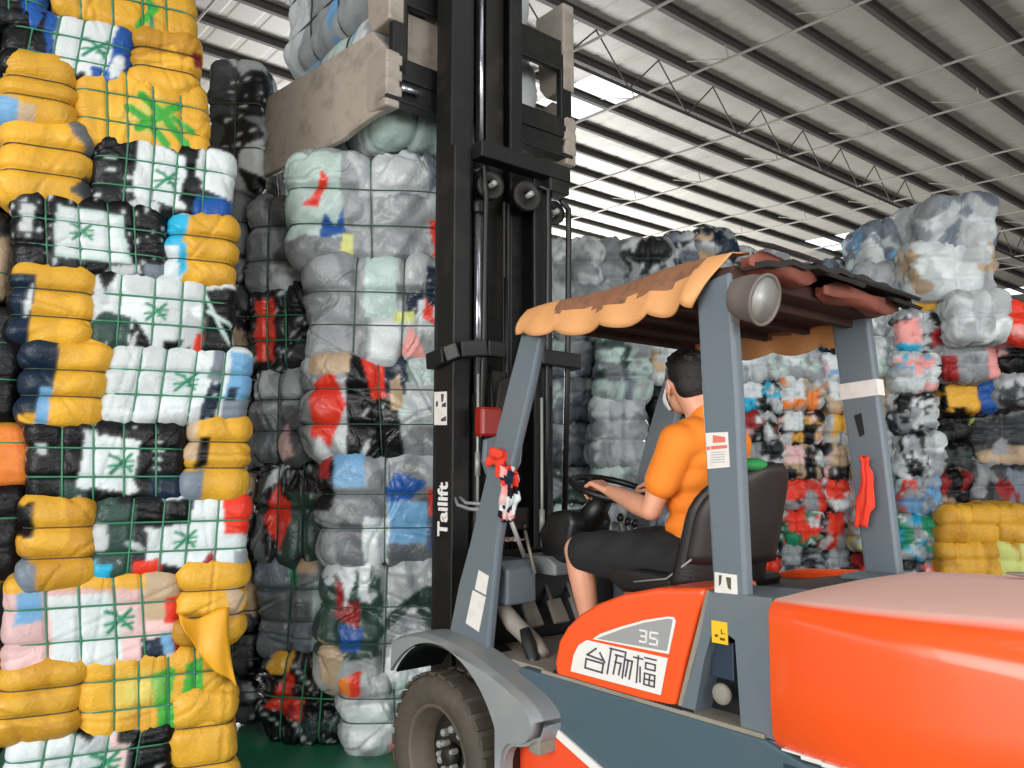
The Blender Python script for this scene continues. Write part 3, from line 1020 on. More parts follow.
# steering column and its big plastic housing
mb = MB()
mb.prism(SV([(1.30, 1.13), (1.19, 1.12), (1.13, 1.17), (1.08, 1.33), (1.12, 1.385), (1.25, 1.37), (1.33, 1.28)], .37), (.26, 0, 0))
col = mb.build('steering_column', M['cowl'], FK, bevel=.03, seg=3, smooth=True)
mb = MB()
mb.tube([(.5, 1.14, 1.30), (.5, 1.02, 1.44)], [.07, .045], 16)
mb.build('column_neck', M['deep'], col, smooth=True)
SWC = Vector((.5, .965, 1.475))
SWN = Vector((0, -.30, 1)).normalized()
sx, sy = Vector((1, 0, 0)), SWN.cross(Vector((1, 0, 0))).normalized()
mb = MB()
mb.tube([SWC + sx * .185 * math.cos(a) + sy * .185 * math.sin(a) for a in [2 * PI * k / 40 for k in range(40)]], .015, 10, closed=True)
wheel = mb.build('steering_wheel', M['deep'], FK, smooth=True)
mb = MB()
for a in (PI / 2, PI * 7 / 6, -PI / 6):
    mb.bar(SWC - SWN * .02, SWC + sx * .18 * math.cos(a) + sy * .18 * math.sin(a), .03, .012, up=SWN)
mb.lathe([(.0, .0), (.045, 0), (.05, -.02), (.035, -.05), (0, -.05)], SWC, SWN, 20)
mb.build('wheel_spokes', M['deep'], wheel, bevel=.003)
# control levers and pedals
for (x, y, z0, z1) in ((.22, 1.17, 1.11, 1.30), (.66, 1.0, 1.12, 1.33), (.71, 1.0, 1.12, 1.31), (.76, 1.0, 1.12, 1.30)):
    mb = MB()
    mb.tube([(x, y, z0), (x - .01, y + .06, z1)], .008, 8)
    lv = mb.build('control_lever', M['brass'], FK, smooth=True)
    mb = MB()
    mb.ellipsoid((x - .01, y + .062, z1 + .01), (.018, .018, .022), n=12, m=8)
    mb.build('lever_knob', M['deep'], lv, smooth=True)
for x in (.32, .48, .62):
    mb = MB()
    mb.prism([(x - .045, 1.27, .86), (x + .045, 1.27, .86), (x + .04, 1.33, .96), (x - .04, 1.33, .96)], (0, .02, -.012))
    mb.bar((x, 1.32, .90), (x, 1.4, 1.02), .02, .012)
    mb.build('pedal', M['dusty'], FK, bevel=.006)
# brake hoses and bundle beside the floor (seen low in the cab opening)
mb = MB()
mb.tube([(.12, 1.30, .98), (.14, 1.22, .90), (.16, 1.10, .83), (.13, 1.02, .80)], [.035, .04, .038, .03], 12)
mb.build('hose_cover', M['dusty'], FK, smooth=True)
mb = MB()
mb.tube([(.10, 1.10, .90), (.10, 1.07, .84), (.09, 1.03, .79), (.07, 1.00, .74)], [.022, .03, .028, .015], 12)
mb.build('hanging_rag', M['cowl'], FK, smooth=True)

# orange side cover under the seat, with its rounded nose
top = [(556, 684), (554, 662), (558, 641), (566, 627), (578, 615), (596, 604), (622, 594), (655, 588), (704, 588), (703, 597), (696, 615), (684, 660), (673, 709)]
cov = side(top, -.012)
mb = MB()
mb.prism(cov, (.30, 0, 0))
cover = mb.build('side_cover', M['orange'], FK, bevel=.018, seg=4, smooth=False)
mb = MB()
mb.prism(side([(706, 590), (700, 615), (688, 662), (676, 711), (680, 714), (693, 664), (705, 617), (711, 592)], -.004), (.25, 0, 0))
mb.build('cover_edge', M['dusty'], FK, bevel=.003)


def decal(pts, name, m, parent, v=-.0145, th=.0022):
    mb = MB()
    mb.prism(side(pts, v), (-th, 0, 0))
    return mb.build(name, m, parent)


silver_b = decal([(593, 639), (600, 634), (620, 627), (645, 620), (668, 616.5), (674, 617), (676, 621), (669, 654)], 'badge_border', M['white'], cover, -.0135)
silver_p = decal([(597, 638.5), (622, 629), (645, 622.5), (668, 618.5), (673, 619.5), (667, 651)], 'model_badge', M['silver'], cover, -.0155)
white_p = decal([(571, 671), (574, 655), (579, 645), (587, 640), (668, 658), (661, 695)], 'name_badge', M['white'], cover, -.0145)


def uv_frame(p00, p10, p01, v):
    a, b, c_ = (fl(*p, v=v) for p in (p00, p10, p01))
    return a, b - a, c_ - a


def strokes(fr, segs, w, name, m, parent, out=.003):
    o, ex, ey = fr
    mb = MB()
    for (x0, y0, x1, y1) in segs:
        a = o + ex * x0 + ey * y0
        b = o + ex * x1 + ey * y1
        d = (b - a).normalized()
        mb.bar(a - d * w * .5, b + d * w * .5, w, out, up=(1, 0, 0))
    return mb.build(name, m, parent)


# the three characters of the maker's name, drawn in outline strokes
fr = uv_frame((583, 667), (603, 673), (586, 646), -.019)
strokes(fr, [(.5, 1, .12, .62), (.12, .62, .92, .55), (.72, .85, 1, .5), (.1, .42, .95, .42), (.1, .42, .1, 0), (.95, .42, .95, 0), (.1, 0, .95, 0)], .006, 'character', M['ink'], white_p)
fr = uv_frame((606, 673), (630, 680), (609, 648), -.019)
strokes(fr, [(.05, 1, .62, 1), (.1, 1, .05, 0), (.3, .8, .6, .8), (.36, .8, .3, .05), (.32, .52, .56, .52), (.56, .52, .52, .08), (.7, 1, .68, .0), (.7, .72, 1, .72), (1, .72, .96, .04), (.84, .72, .8, .1)], .0055, 'character', M['ink'], white_p)
fr = uv_frame((632, 681), (654, 687), (634, 655), -.019)
strokes(fr, [(.0, .92, .4, .92), (.2, 1, .2, .0), (.32, .6, .36, .05), (.5, 1, 1, 1), (.56, .82, .98, .82), (.56, .82, .56, .6), (.98, .82, .98, .6), (.56, .6, .98, .6), (.54, .42, 1, .42), (.54, .42, .54, 0), (1, .42, 1, 0), (.54, 0, 1, 0), (.77, .42, .77, 0), (.54, .21, 1, .21)], .0048, 'character', M['ink'], white_p)
fr = uv_frame((639, 641), (646, 642.5), (639.5, 630), -.0185)
strokes(fr, [(.1, 1, 1, 1), (1, 1, 1, 0), (.3, .5, 1, .5), (.1, 0, 1, 0)], .006, 'digit', M['white'], silver_p)
fr = uv_frame((649, 643.5), (657, 645), (649.5, 632), -.0185)
strokes(fr, [(1, 1, .1, 1), (.1, 1, .1, .5), (.1, .5, 1, .5), (1, .5, 1, 0), (.1, 0, 1, 0)], .006, 'digit', M['white'], silver_p)

# pillar base behind the cover: a grey arch with a tall opening
mb = MB()
vb = -.008
P = lambda *q: side(q, vb)
mb.prism(P((709, 592), (772, 598), (776, 640), (741, 727), (735, 640), (727, 634), (711, 636), (704, 660), (694, 716), (680, 714), (694, 664)), (.24, 0, 0))
mb.prism(P((772, 598), (786, 745), (741, 727), (776, 640)), (.24, 0, 0))
mb.prism(P((680, 714), (786, 745), (788, 756), (680, 724)), (.24, 0, 0))
base = mb.build('pillar_base', M['steel_blue'], FK, bevel=.006)
mb = MB()
mb.box((.13, .06, .96), (.10, .3, .36))
mb.build('arch_lining', M['deep'], base)
mb = MB()
q = side([(712, 640), (733, 643), (734, 682), (711, 676)], .03)
mb.prism(q, (.03, 0, 0))
mb.build('navy_panel', mat('navy_panel', '#263444', .5), base, bevel=.004)
mb = MB()
mb.ellipsoid(fl(722, 694, v=.02), (.02, .035, .033), n=16, m=10)
mb.build('filler_cap', M['dusty'], base, smooth=True)
mb = MB()
mb.prism(side([(712, 620), (727.5, 622.5), (728.5, 645), (712.5, 642)], vb - .001), (-.003, 0, 0))
yl = mb.build('warning_label', M['yellow_label'], base)
mb = MB()
for s_ in ([(715, 634), (718, 634.5), (718, 637), (715, 637)], [(720, 637.5), (725, 638.5), (725, 641), (720, 640)], [(721, 629), (722, 629), (722, 634), (721, 634)], [(722, 633), (725, 633.4), (725, 634.2), (722, 634)]):
    mb.prism(side(s_, vb - .004), (-.001, 0, 0))
mb.build('label_print', mat('brown_ink', '#5d4312', .5), yl)

# counterweight with rounded top edge, swelling outwards to the rear
secs = []
ys = [-.150, -.156, -.30, -.45, -.60, -.75, -.90, -1.02, -1.10, -1.14]
for k, y in enumerate(ys):
    t = (-.150 - y) / .99
    vl = -.03 - .055 * math.sin(min(1, t * 1.5) * PI) + max(0, t - .80) ** 2 * 4.5
    vr = 1.0 - vl
    zt = 1.185 + .055 * t - .03 * t * t
    zb = .775 + .05 * t
    if k in (0, len(ys) - 1):
        vl += .006
        vr -= .006
        zt -= .006
    ring = []
    R_ = .045 + .12 * t
    ring += [Vector((vl + .02, y, zb)), Vector((vl, y, zb + .03)), Vector((vl - .004, y, zb + .15)), Vector((vl, y, zt - R_ - .02))]
    for a in np.linspace(0, PI / 2, 8)[0:]:
        ring.append(Vector((vl + R_ * (1 - math.cos(a)), y, zt - R_ + R_ * math.sin(a))))
    for x in (.25, .5, .75):
        ring.append(Vector((vl + (vr - vl) * x, y, zt + .012 * math.sin(x * PI))))
    for a in np.linspace(PI / 2, 0, 8):
        ring.append(Vector((vr - R_ * (1 - math.cos(a)), y, zt - R_ + R_ * math.sin(a))))
    ring += [Vector((vr, y, zt - R_ - .02)), Vector((vr + .004, y, zb + .15)), Vector((vr, y, zb + .03)), Vector((vr - .02, y, zb))]
    secs.append(ring)
mb = MB()
mb.loft(secs)
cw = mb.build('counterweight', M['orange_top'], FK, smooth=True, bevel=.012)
mb = MB()
lowp = [(-.16, .755), (-1.06, .755), (-1.0, .42), (-.80, .30), (-.16, .42)]
mb.prism(SV(lowp, -.02), (1.04, 0, 0))
mb.build('rear_chassis', M['chassis'], FK, bevel=.02)
mb = MB()                                                          # recessed grip on the hood's top
gp = Vector((.86, -.55, 1.222))
mb.ellipsoid(gp, (.03, .08, .008), n=24, m=8)
mb.build('hood_grip', M['dusty'], cw, smooth=True)
mb = MB()
rngc = random.Random(2)
y = -.19
while y > -.8:
    l_ = rngc.uniform(.02, .07)
    t_ = (-.150 - y) / .99
    mb.box((-.03 - .055 * math.sin(min(1, t_ * 1.5) * PI) + .012, y - l_ / 2, .772 + .05 * t_ + rngc.uniform(-.004, .006)), (.03, l_, rngc.uniform(.006, .016)))
    y -= l_ + rngc.uniform(0, .02)
mb.build('chipped_edge', M['paper'], cw, bevel=.002)
# engine hood below the seat
mb = MB()
mb.prism(SV([(.70, .80), (.70, 1.04), (.58, 1.10), (.30, 1.12), (.12, 1.15), (-.155, 1.165), (-.155, .80)], .22), (.74, 0, 0))
mb.build('engine_hood', M['deep'], FK, bevel=.02)
mb = MB()
mb.prism(SV([(.08, .79), (.08, 1.17), (-.15, 1.17), (-.15, .79)], .80), (.21, 0, 0))
mb.build('pillar_base', M['steel_blue'], FK, bevel=.008)
mb = MB()
mb.prism(SV([(.78, .79), (.78, .95), (.58, 1.09), (.36, 1.15), (.09, 1.17), (.09, .79)], .95), (.05, 0, 0))
mb.build('side_cover', M['orange'], FK, bevel=.015)

# seat
mb = MB()
mb.prism(SV([(.30, 1.10), (.27, 1.16), (.70, 1.19), (.77, 1.17), (.78, 1.12), (.70, 1.08)], .26), (.48, 0, 0))
seat = mb.build('seat', M['seat'], FK, bevel=.03, seg=4, smooth=True)
secs = []
for t in np.linspace(0, 1, 15):
    z = 1.13 + .46 * t
    y = .30 - .13 * t
    hw = .245 * math.sqrt(max(0.0, 1 - max(0, (t - .55) / .452) ** 2.2)) if t > .55 else .245 - .02 * (1 - t / .55) * 0
    hw = max(hw, .03)
    th = .055 * (1 - .5 * t)
    ring = []
    for a in np.linspace(0, 2 * PI, 25)[:-1]:
        cx_, sy_ = math.cos(a), math.sin(a)
        px_ = math.copysign(abs(cx_) ** .55, cx_) * hw
        py_ = math.copysign(abs(sy_) ** .7, sy_) * th
        ring.append(Vector((.475 + px_, y + py_ + .115 * (px_ / .245) ** 2, z)))
    secs.append(ring)
mb = MB()
mb.loft(secs)
bk = mb.build('backrest', M['seat'], seat, smooth=True)
mb = MB()
secs2 = [[Vector((p.x * .98 + .01, p.y - .035, p.z - .005)) for p in r] for r in secs[3:]]
mb.loft(secs2)
mb.build('back_shell', M['seat_back'], seat, smooth=True)
mb = MB()
mb.tube([(.25, .62, 1.13), (.24, .45, 1.16), (.235, .33, 1.24)], .004, 8)
mb.build('seat_belt', M['grey'], seat, smooth=True)
mb = MB()
mb.ellipsoid((.78, .12, 1.55), (.06, .05, .022), n=16, m=8)

# pillars of the overhead guard
FL = [(521, 333), (541, 335), (531, 383), (520, 430), (508, 482), (497, 545), (492, 600), (487, 656), (447, 641), (458, 585), (468, 548), (482, 490), (495, 435), (508, 383)]
for name, v0, th in (('front_pillar', 0.0, .040), ('front_pillar', .960, .040)):
    mb = MB()
    mb.prism([Vector((v0, p.y, p.z)) for p in side(FL)], (th, 0, 0))
    o = mb.build(name, M['steel_blue'], FK, bevel=.012)
    if v0 == 0:
        fpill = o
RL = [(697, 283), (731, 268), (736, 380), (741, 480), (748, 602), (713, 594), (707, 480), (702, 380)]
for v0 in (0.0, .955):
    mb = MB()
    if v0 == 0:
        yz = [(.10, 2.17), (-.035, 2.19), (-.05, 1.80), (-.060, 1.16), (.062, 1.16), (.085, 1.75)]
    else:
        yz = [(.160, 2.20), (.005, 2.20), (-.045, 1.60), (-.074, 1.16), (.063, 1.16), (.10, 1.55)]
    pts = [Vector((v0, y_, z_)) for y_, z_ in yz]
    mb.prism(pts, (.045, 0, 0))
    o = mb.build('rear_pillar', M['steel_blue'], FK, bevel=.012, seg=3)
    if v0 == 0:
        rpill = o
    else:
        rpill_r = o
mb = MB()
mb.prism(side([(706, 433), (728, 432), (730, 467), (708, 469)], -.0005), (-.002, 0, 0))
no = mb.build('paper_notice', M['paper'], rpill)
mb = MB()
mb.prism(side([(713, 435), (725, 437), (725.5, 442), (713, 443)], -.003), (-.001, 0, 0))
mb.prism(side([(707, 446.5), (710, 446.5), (710, 450), (707, 450)], -.003), (-.001, 0, 0))
mb.prism(side([(711, 446), (727, 445), (727.4, 448), (711, 449.6)], -.003), (-.001, 0, 0))
mb.build('red_print', M['red_ink'], no)
mb = MB()
for k in range(5):
    y = 452 + k * 2.5
    mb.prism(side([(711, y), (725, y - .6), (725, y + .3), (711, y + .9)], -.003), (-.001, 0, 0))
mb.build('grey_print', M['grey_ink'], no)
mb = MB()
mb.prism(side([(715, 572), (737, 575), (738, 597), (715, 592)], -.0005), (-.002, 0, 0))
st = mb.build('torn_sticker', M['paper'], rpill)
mb = MB()
for q in ([(719, 575), (722, 575.4), (721, 584), (719, 586)], [(726, 577), (731, 577.6), (731, 590), (728, 588)]):
    mb.prism(side(q, -.003), (-.001, 0, 0))
mb.build('sticker_scraps', mat('olive_ink', '#4d4d3c', .6), st)
mb = MB()                                                             # tape round the far pillar
mb.prism([Vector((.951, .137, 1.905)), Vector((.951, -.026, 1.915)), Vector((.951, -.031, 1.85)), Vector((.951, .128, 1.84))], (.053, 0, 0))
mb.build('white_tape', M['paper'], rpill_r, bevel=.003)
mb = MB()
mb.prism([Vector((.955, .075, 1.775)), Vector((.955, .045, 1.785)), Vector((.955, .035, 1.70)), Vector((.955, .055, 1.69))], (-.003, 0, 0))
mb.build('slot', M['deep'], rpill_r)
# stickers on the front pillar
for pts in ([(479, 570), (489, 576), (486, 595), (475, 589)], [(473, 590), (486, 597), (479, 632), (466, 623)]):
    mb = MB()
    mb.prism(side(pts, -.0005), (-.002, 0, 0))
    mb.build('faded_sticker', M['paper'], fpill)
mb = MB()
mb.tube([fl(508, 433, v=.04), fl(515, 430, v=.05), fl(521, 440, v=.05), fl(519, 462, v=.05), fl(512, 476, v=.05), fl(505, 478, v=.04)], .009, 8)
mb.build('grab_handle', M['grey'], fpill, smooth=True)

# roof of the guard: black sheet, tarp skirt, red-brown rolled edge at the rear
roof = empty('canopy_roof', (0, 0, 0), parent=FK)
mb = MB()
nx_, ny_ = 26, 20
top_, bot_ = [], []
for j in range(ny_ + 1):
    y = -.14 + 1.12 * j / ny_
    row, row2 = [], []
    for i in range(nx_ + 1):
        x = .05 + .98 * i / nx_
        z = 2.213 + .045 * math.sin((x - .05) / .98 * PI) ** .6 + .006 * math.sin(x * 40) + .006 * math.sin(y * 13 + x * 3) + .03 * (1 - y) * 0
        row.append(Vector((x, y, z)))
        row2.append(Vector((x, y, z - .02)))
    top_.append(row)
    bot_.append(row2)
mb.loft(top_, cap=False, closed=False)
mb.loft(bot_, cap=False, closed=False)
for A_, B_ in ((top_[0], bot_[0]), (top_[-1], bot_[-1]), ([r[0] for r in top_], [r[0] for r in bot_]), ([r[-1] for r in top_], [r[-1] for r in bot_])):
    mb.loft([A_, B_], cap=False, closed=False)
mb.build('roof_sheet', M['roofsheet'], roof, smooth=False)
mb = MB()
mb.box((.5, .46, 2.185), (.98, 1.0, .05))
mb.build('guard_frame', M['tarp_under'], roof, bevel=.01)
for y in (.0, .2, .4, .6, .8):
    mb = MB()
    mb.bar((.02, y + .08, 2.15), (.98, y + .08, 2.15), .035, .04)
    mb.build('guard_bar', M['tarp_under'], roof, bevel=.006)


def skirt(v0, sgn, name):
    """tarp bent over the guard's edge, with a scalloped lower hem"""
    mb = MB()
    n = 120
    rows = []
    us = np.linspace(.985, -.03, n)
    for k, u in enumerate(us):
        w = (.985 - u) / 1.015
        sc_ = abs(math.sin((w * 4.7 - .25 + .12 * math.sin(w * 7)) * PI)) ** .75
        hem = 2.125 - .030 * sc_ * (.5 + .5 * min(1, w * 3)) - .03 * math.sin(w * PI) - .012 * w
        bl = .008 * math.sin(u * 31) + .007 * math.sin(u * 17 + 1)
        crest = 2.222 + .035 * w + .008 * math.sin(u * 9)
        r = []
        for t in np.linspace(0, 1, 9):
            z = crest + (hem - crest) * t
            x = v0 - sgn * (-.02 + .075 * math.sin(t * 1.75) + bl * t)
            r.append(Vector((x, u + .11 * t * w ** 8, z + .006 * math.sin(u * 60) * t * (1 - t))))
        r2 = [Vector((p.x + sgn * .009, p.y, p.z)) for p in reversed(r)]
        rows.append(r2[:] + [Vector((v0 + sgn * .12, u, crest + .010)), Vector((v0 + sgn * .12, u, crest + .02))] + r)
    mb.loft(rows)
    o = mb.build(name, [M['tarp'], M['tarp_dirty']], roof, smooth=True)
    me = o.data
    mi = []
    for p in me.polygons:
        c_ = p.center
        edge = 2.196 + .010 * math.sin(c_.y * 23) + .006 * math.sin(c_.y * 57) - .02 * c_.y
        mi.append(1 if (.07 < c_.y < .78 and c_.z > edge + .02 - .055 * math.sin((c_.y - .07) / .71 * PI) ** .7) else 0)
    me.polygons.foreach_set('material_index', mi)
    return o


skirt(0.0, 1, 'tarp_skirt')
skirt(1.0, -1, 'tarp_skirt')
for x0, x1, dz in ((.03, .43, .012), (.47, 1.03, -.018)):
    mb = MB()
    rr_g = []
    for k_, t in enumerate(np.linspace(0, 1, 14)):
        e_ = min(1, .45 + 3.2 * min(t, 1 - t))
        w_, h_ = .040 * e_, (.030 + .004 * math.sin(t * 11)) * e_
        c0 = Vector((x0 + (x1 - x0) * t, -.075 + .010 * math.sin(t * 9), 2.205 + dz + .007 * math.sin(t * 7)))
        ring = []
        for a in np.linspace(0, 2 * PI, 21)[:-1]:
            ca, sa = math.cos(a), math.sin(a)
            ring.append(c0 + Vector((0, math.copysign(abs(ca) ** .45, ca) * w_, math.copysign(abs(sa) ** .45, sa) * h_ + .006 * math.sin(3 * a + t * 8))))
        rr_g.append(ring)
    mb.loft(rr_g)
    mb.build('rolled_edge', M['roll'], roof, smooth=True)
for (x0, x1, z0) in ((.06, .34, 2.262), (.40, .62, 2.225), (.58, 1.05, 2.235), (.86, 1.06, 2.20)):
    mb = MB()
    mb.prism([(x0, -.16, z0), (x1, -.17, z0 - .012), (x1 - .03, -.10, z0 + .03), (x0 + .03, -.09, z0 + .03)], (0, .01, -.012))
    mb.build('sheet_flap', M['roofsheet'], roof, bevel=.003)

# work lamp on the rear pillar
lampc = Vector((-.005, -.125, 2.085))
ldir = Vector((.02, -.95, -.28)).normalized()
mb = MB()
mb.lathe([(.001, -.085), (.035, -.08), (.06, -.06), (.072, -.02), (.076, .03), (.081, .034), (.081, .042), (.073, .042), (.070, .02), (.05, -.025), (.001, -.045)], lampc, ldir, 28)
lamp = mb.build('work_lamp', M['lamp'], FK, smooth=True)
mb = MB()
mb.lathe([(.074, .036), (.06, .012), (.04, -.015), (.015, -.03), (.001, -.03), (.001, -.034), (.05, -.02), (.074, .02)], lampc, ldir, 28)
mb.build('reflector', M['nut'], lamp, smooth=True)
mb = MB()
mb.ellipsoid(lampc + ldir * -.008, (.018, .018, .018), n=14, m=10)
mb.build('bulb', M['lens'], lamp, smooth=True)
mb = MB()
mb.bar((.02, -.03, 2.12), lampc - ldir * .05, .03, .02)
mb.bar((.02, -.03, 2.02), lampc - ldir * .05, .03, .02)
mb.build('lamp_bracket', M['lamp'], lamp, bevel=.004)

# wheels
def wheel_obj(name, c, r, w, out):
    """tyre with tread blocks, dished rim and a ring of nuts; out = direction of the wheel's outer side"""
    root = empty(name, c, parent=FK)
    ax = Vector((out, 0, 0))
    mb = MB()
    mb.lathe([(r * .60, w * .36), (r * .66, w * .47), (r * .80, w * .5), (r * .93, w * .48), (r * .985, w * .40), (r, w * .25), (r, -w * .25), (r * .985, -w * .4), (r * .9, -w * .5), (r * .6, -w * .4)], (0, 0, 0), ax, 64, closed_prof=True)
    ty = mb.build('tyre', M['rubber'], root, smooth=True)
    mb = MB()
    for k in range(30):
        a = 2 * PI * k / 30
        for s_, sk in ((1, .0), (-1, .5)):
            aa = a + sk * 2 * PI / 30
            rot = Matrix.Rotation(-aa * out, 3, 'X')
            mb.box(rot @ Vector((s_ * w * .26, 0, r * 1.0)), (w * .40, r * .13, r * .045), rot=rot)
    mb.build('tread', M['rubber'], ty, bevel=.004)
    mb = MB()
    mb.lathe([(r * .66, w * .44), (r * .615, w * .46), (r * .59, w * .40), (r * .56, w * .2), (r * .52, w * .12), (r * .50, -w * .3), (r * .55, -w * .4), (r * .62, -w * .3)], (0, 0, 0), ax, 56, closed_prof=True)
    rim = mb.build('rim', M['rim'], root, smooth=True)
    mb = MB()
    mb.lathe([(.001, w * .02), (r * .2, w * .02), (r * .38, -w * .02), (r * .52, -w * .02), (r * .52, -w * .08), (.001, -w * .08)], (0, 0, 0), ax, 48)
    disc = mb.build('wheel_disc', M['rimdark'], root, smooth=True)
    for k in range(10):
        a = 2 * PI * k / 10 + .2
        mb = MB()
        c0 = Vector((out * w * -.02, math.cos(a) * r * .30, math.sin(a) * r * .30))
        mb.lathe([(.001, .035), (.013, .035), (.018, .028), (.018, .0), (.024, -.002), (.024, -.01), (.001, -.01)], c0, ax, 6)
        mb.build('lug_nut', M['nut'], disc, bevel=.002)
    mb = MB()
    mb.lathe([(.001, .06), (r * .10, .058), (r * .13, .04), (r * .14, 0), (.001, 0)], (0, 0, 0), ax, 24)
    mb.build('hub_cap', M['rimdark'], root, smooth=True)
    for k in range(5):
        a = 2 * PI * k / 5
        mb = MB()
        mb.lathe([(.001, .055), (.010, .054), (.013, .045), (.013, .02), (.001, .02)], Vector((out * .01, math.cos(a) * r * .155, math.sin(a) * r * .155)), ax, 6)
        mb.build('lug_nut', M['nut'], disc)
    return root


wheel_obj('front_wheel', (-.03, 1.40, .346), .346, .24, -1)
wheel_obj('front_wheel', (1.03, 1.40, .346), .346, .24, 1)
wheel_obj('rear_wheel', (.13, -.42, .28), .28, .2, -1)
wheel_obj('rear_wheel', (.87, -.42, .28), .28, .2, 1)

# front fender: a flat arch plate with a flared skirt, stepped at the back
for sgn, x0 in ((1, -.155), (-1, 1.155)):
    mb = MB()
    cy, cz = 1.385, .362
    outer = [(1.76, .79), (1.58, .845), (1.40, .842), (1.22, .82), (1.08, .787), (.95, .75), (.82, .71), (.755, .665), (.745, .63), (.78, .565), (.95, .545), (.955, .35)]
    inner = [(cy + (.465) * math.cos(a), cz + .462 * math.sin(a)) for a in np.linspace(math.radians(38), math.radians(184), 48)]
    inner = [(max(y, .975), z) for y, z in inner]
    for _ in range(2):                                               # round the outline
        q_ = [outer[0]]
        for (a0, b0), (a1, b1) in zip(outer[:-1], outer[1:]):
            q_ += [(a0 * .75 + a1 * .25, b0 * .75 + b1 * .25), (a0 * .25 + a1 * .75, b0 * .25 + b1 * .75)]
        outer = q_ + [outer[-1]]
    # side plate strip between outer and inner outlines
    no_ = len(inner)
    ro = []
    for k in range(no_):
        t = k / (no_ - 1) * (len(outer) - 1)
        i = min(int(t), len(outer) - 2)
        f_ = t - i
        ro.append((outer[i][0] + (outer[i + 1][0] - outer[i][0]) * f_, outer[i][1] + (outer[i + 1][1] - outer[i][1]) * f_))
    rings = []
    for k in range(no_):
        (ya, za), (yb, zb) = ro[k], inner[k]
        rings.append([Vector((x0 + sgn * .05, ya, za + .0)), Vector((x0 + sgn * .01, ya * .9 + yb * .1, za * .9 + zb * .1 - .005)), Vector((x0, yb, zb)), Vector((x0 + sgn * .02, yb, zb)), Vector((x0 + sgn * .03, ya * .9 + yb * .1, za * .9 + zb * .1 - .02)), Vector((x0 + sgn * .07, ya, za - .02))])
    mb.loft(rings)
    # top shelf back to the body
    tp = [r[0] for r in rings]
    rings2 = [[p, Vector((.02 if sgn > 0 else .98, p.y, p.z)), Vector((.02 if sgn > 0 else .98, p.y, p.z - .02)), p - Vector((0, 0, .02))] for p in tp[:-6]]
    mb.loft(rings2)
    fd = mb.build('front_fender', M['grey'], FK, smooth=True)
    fd.data.set_sharp_from_angle(angle=math.radians(38))
    mb = MB()
    ins = [[Vector((x0 + sgn * .03, y, z)), Vector((x0 + sgn * .28, y, z)), Vector((x0 + sgn * .28, y - (y - cy) * .02, z - .008)), Vector((x0 + sgn * .03, y - (y - cy) * .02, z - .008))] for y, z in inner]
    mb.loft(ins)
    mb.build('fender_lining', M['deep'], fd)
mb = MB()
mb.box((-.06, .80, .545), (.1, .06, .05))
mb.build('fender_bracket', M['dusty'], FK, bevel=.006)

# ------------------------------------------------------------------ mast
mast = empty('mast', (0, 0, 0), parent=FK)


def channel(x0, x1, y0, y1, z0, z1, open_to, m, name='mast_rail', t=.022):
    """C-section upright: web plus two flanges"""
    mb = MB()
    if open_to > 0:
        pts = [(x0, y0), (x1, y0), (x1, y0 + t), (x0 + t, y0 + t), (x0 + t, y1 - t), (x1, y1 - t), (x1, y1), (x0, y1)]
    else:
        pts = [(x1, y0), (x0, y0), (x0, y0 + t), (x1 - t, y0 + t), (x1 - t, y1 - t), (x0, y1 - t), (x0, y1), (x1, y1)]
    mb.prism([Vector((x, y, z0)) for x, y in pts], (0, 0, z1 - z0))
    return mb.build(name, m, mast, bevel=.006)


rl = channel(.195, .30, 1.77, 1.93, .18, 3.26, 1, M['black'])
rr_ = channel(.74, .875, 1.77, 1.93, .18, 3.26, -1, M['black'])
channel(.262, .40, 1.90, 2.05, .35, 4.75, 1, M['black'])
channel(.675, .765, 1.90, 2.05, .35, 4.75, -1, M['black'])
channel(.34, .47, 1.98, 2.10, .5, 4.9, 1, M['black2'])
channel(.56, .69, 1.98, 2.10, .5, 4.9, -1, M['black2'])


def mbar(pts, w, h, name, m=None, up=(0, 0, 1)):
    mb = MB()
    for a, b in zip(pts[:-1], pts[1:]):
        mb.bar(a, b, w, h, up)
    return mb.build(name, m or M['black'], mast, bevel=.008)


mbar([(.31, 1.74, 3.24), (.95, 1.74, 3.24)], .10, .09, 'upper_crossbar')
mb = MB()
mb.prism([(.95, 1.70, 3.27), (.95, 1.70, 3.12), (.80, 1.70, 3.12), (.80, 1.70, 3.27)], (0, .1, 0))
mb.build('crossbar_gusset', M['black'], mast, bevel=.01)
mbar([(.17, 1.95, 2.12), (.17, 1.80, 2.14), (.21, 1.735, 2.165), (.35, 1.70, 2.18), (.46, 1.70, 2.18)], .05, .085, 'lower_bracket')
mbar([(.72, 1.70, 2.17), (1.02, 1.72, 2.17), (1.06, 1.86, 2.17)], .05, .085, 'lower_bracket')
mbar([(.30, 1.84, .62), (.74, 1.84, .62)], .12, .18, 'bottom_crossbar')
mbar([(.30, 1.84, 1.30), (.74, 1.84, 1.30)], .06, .12, 'middle_crossbar', M['black2'])
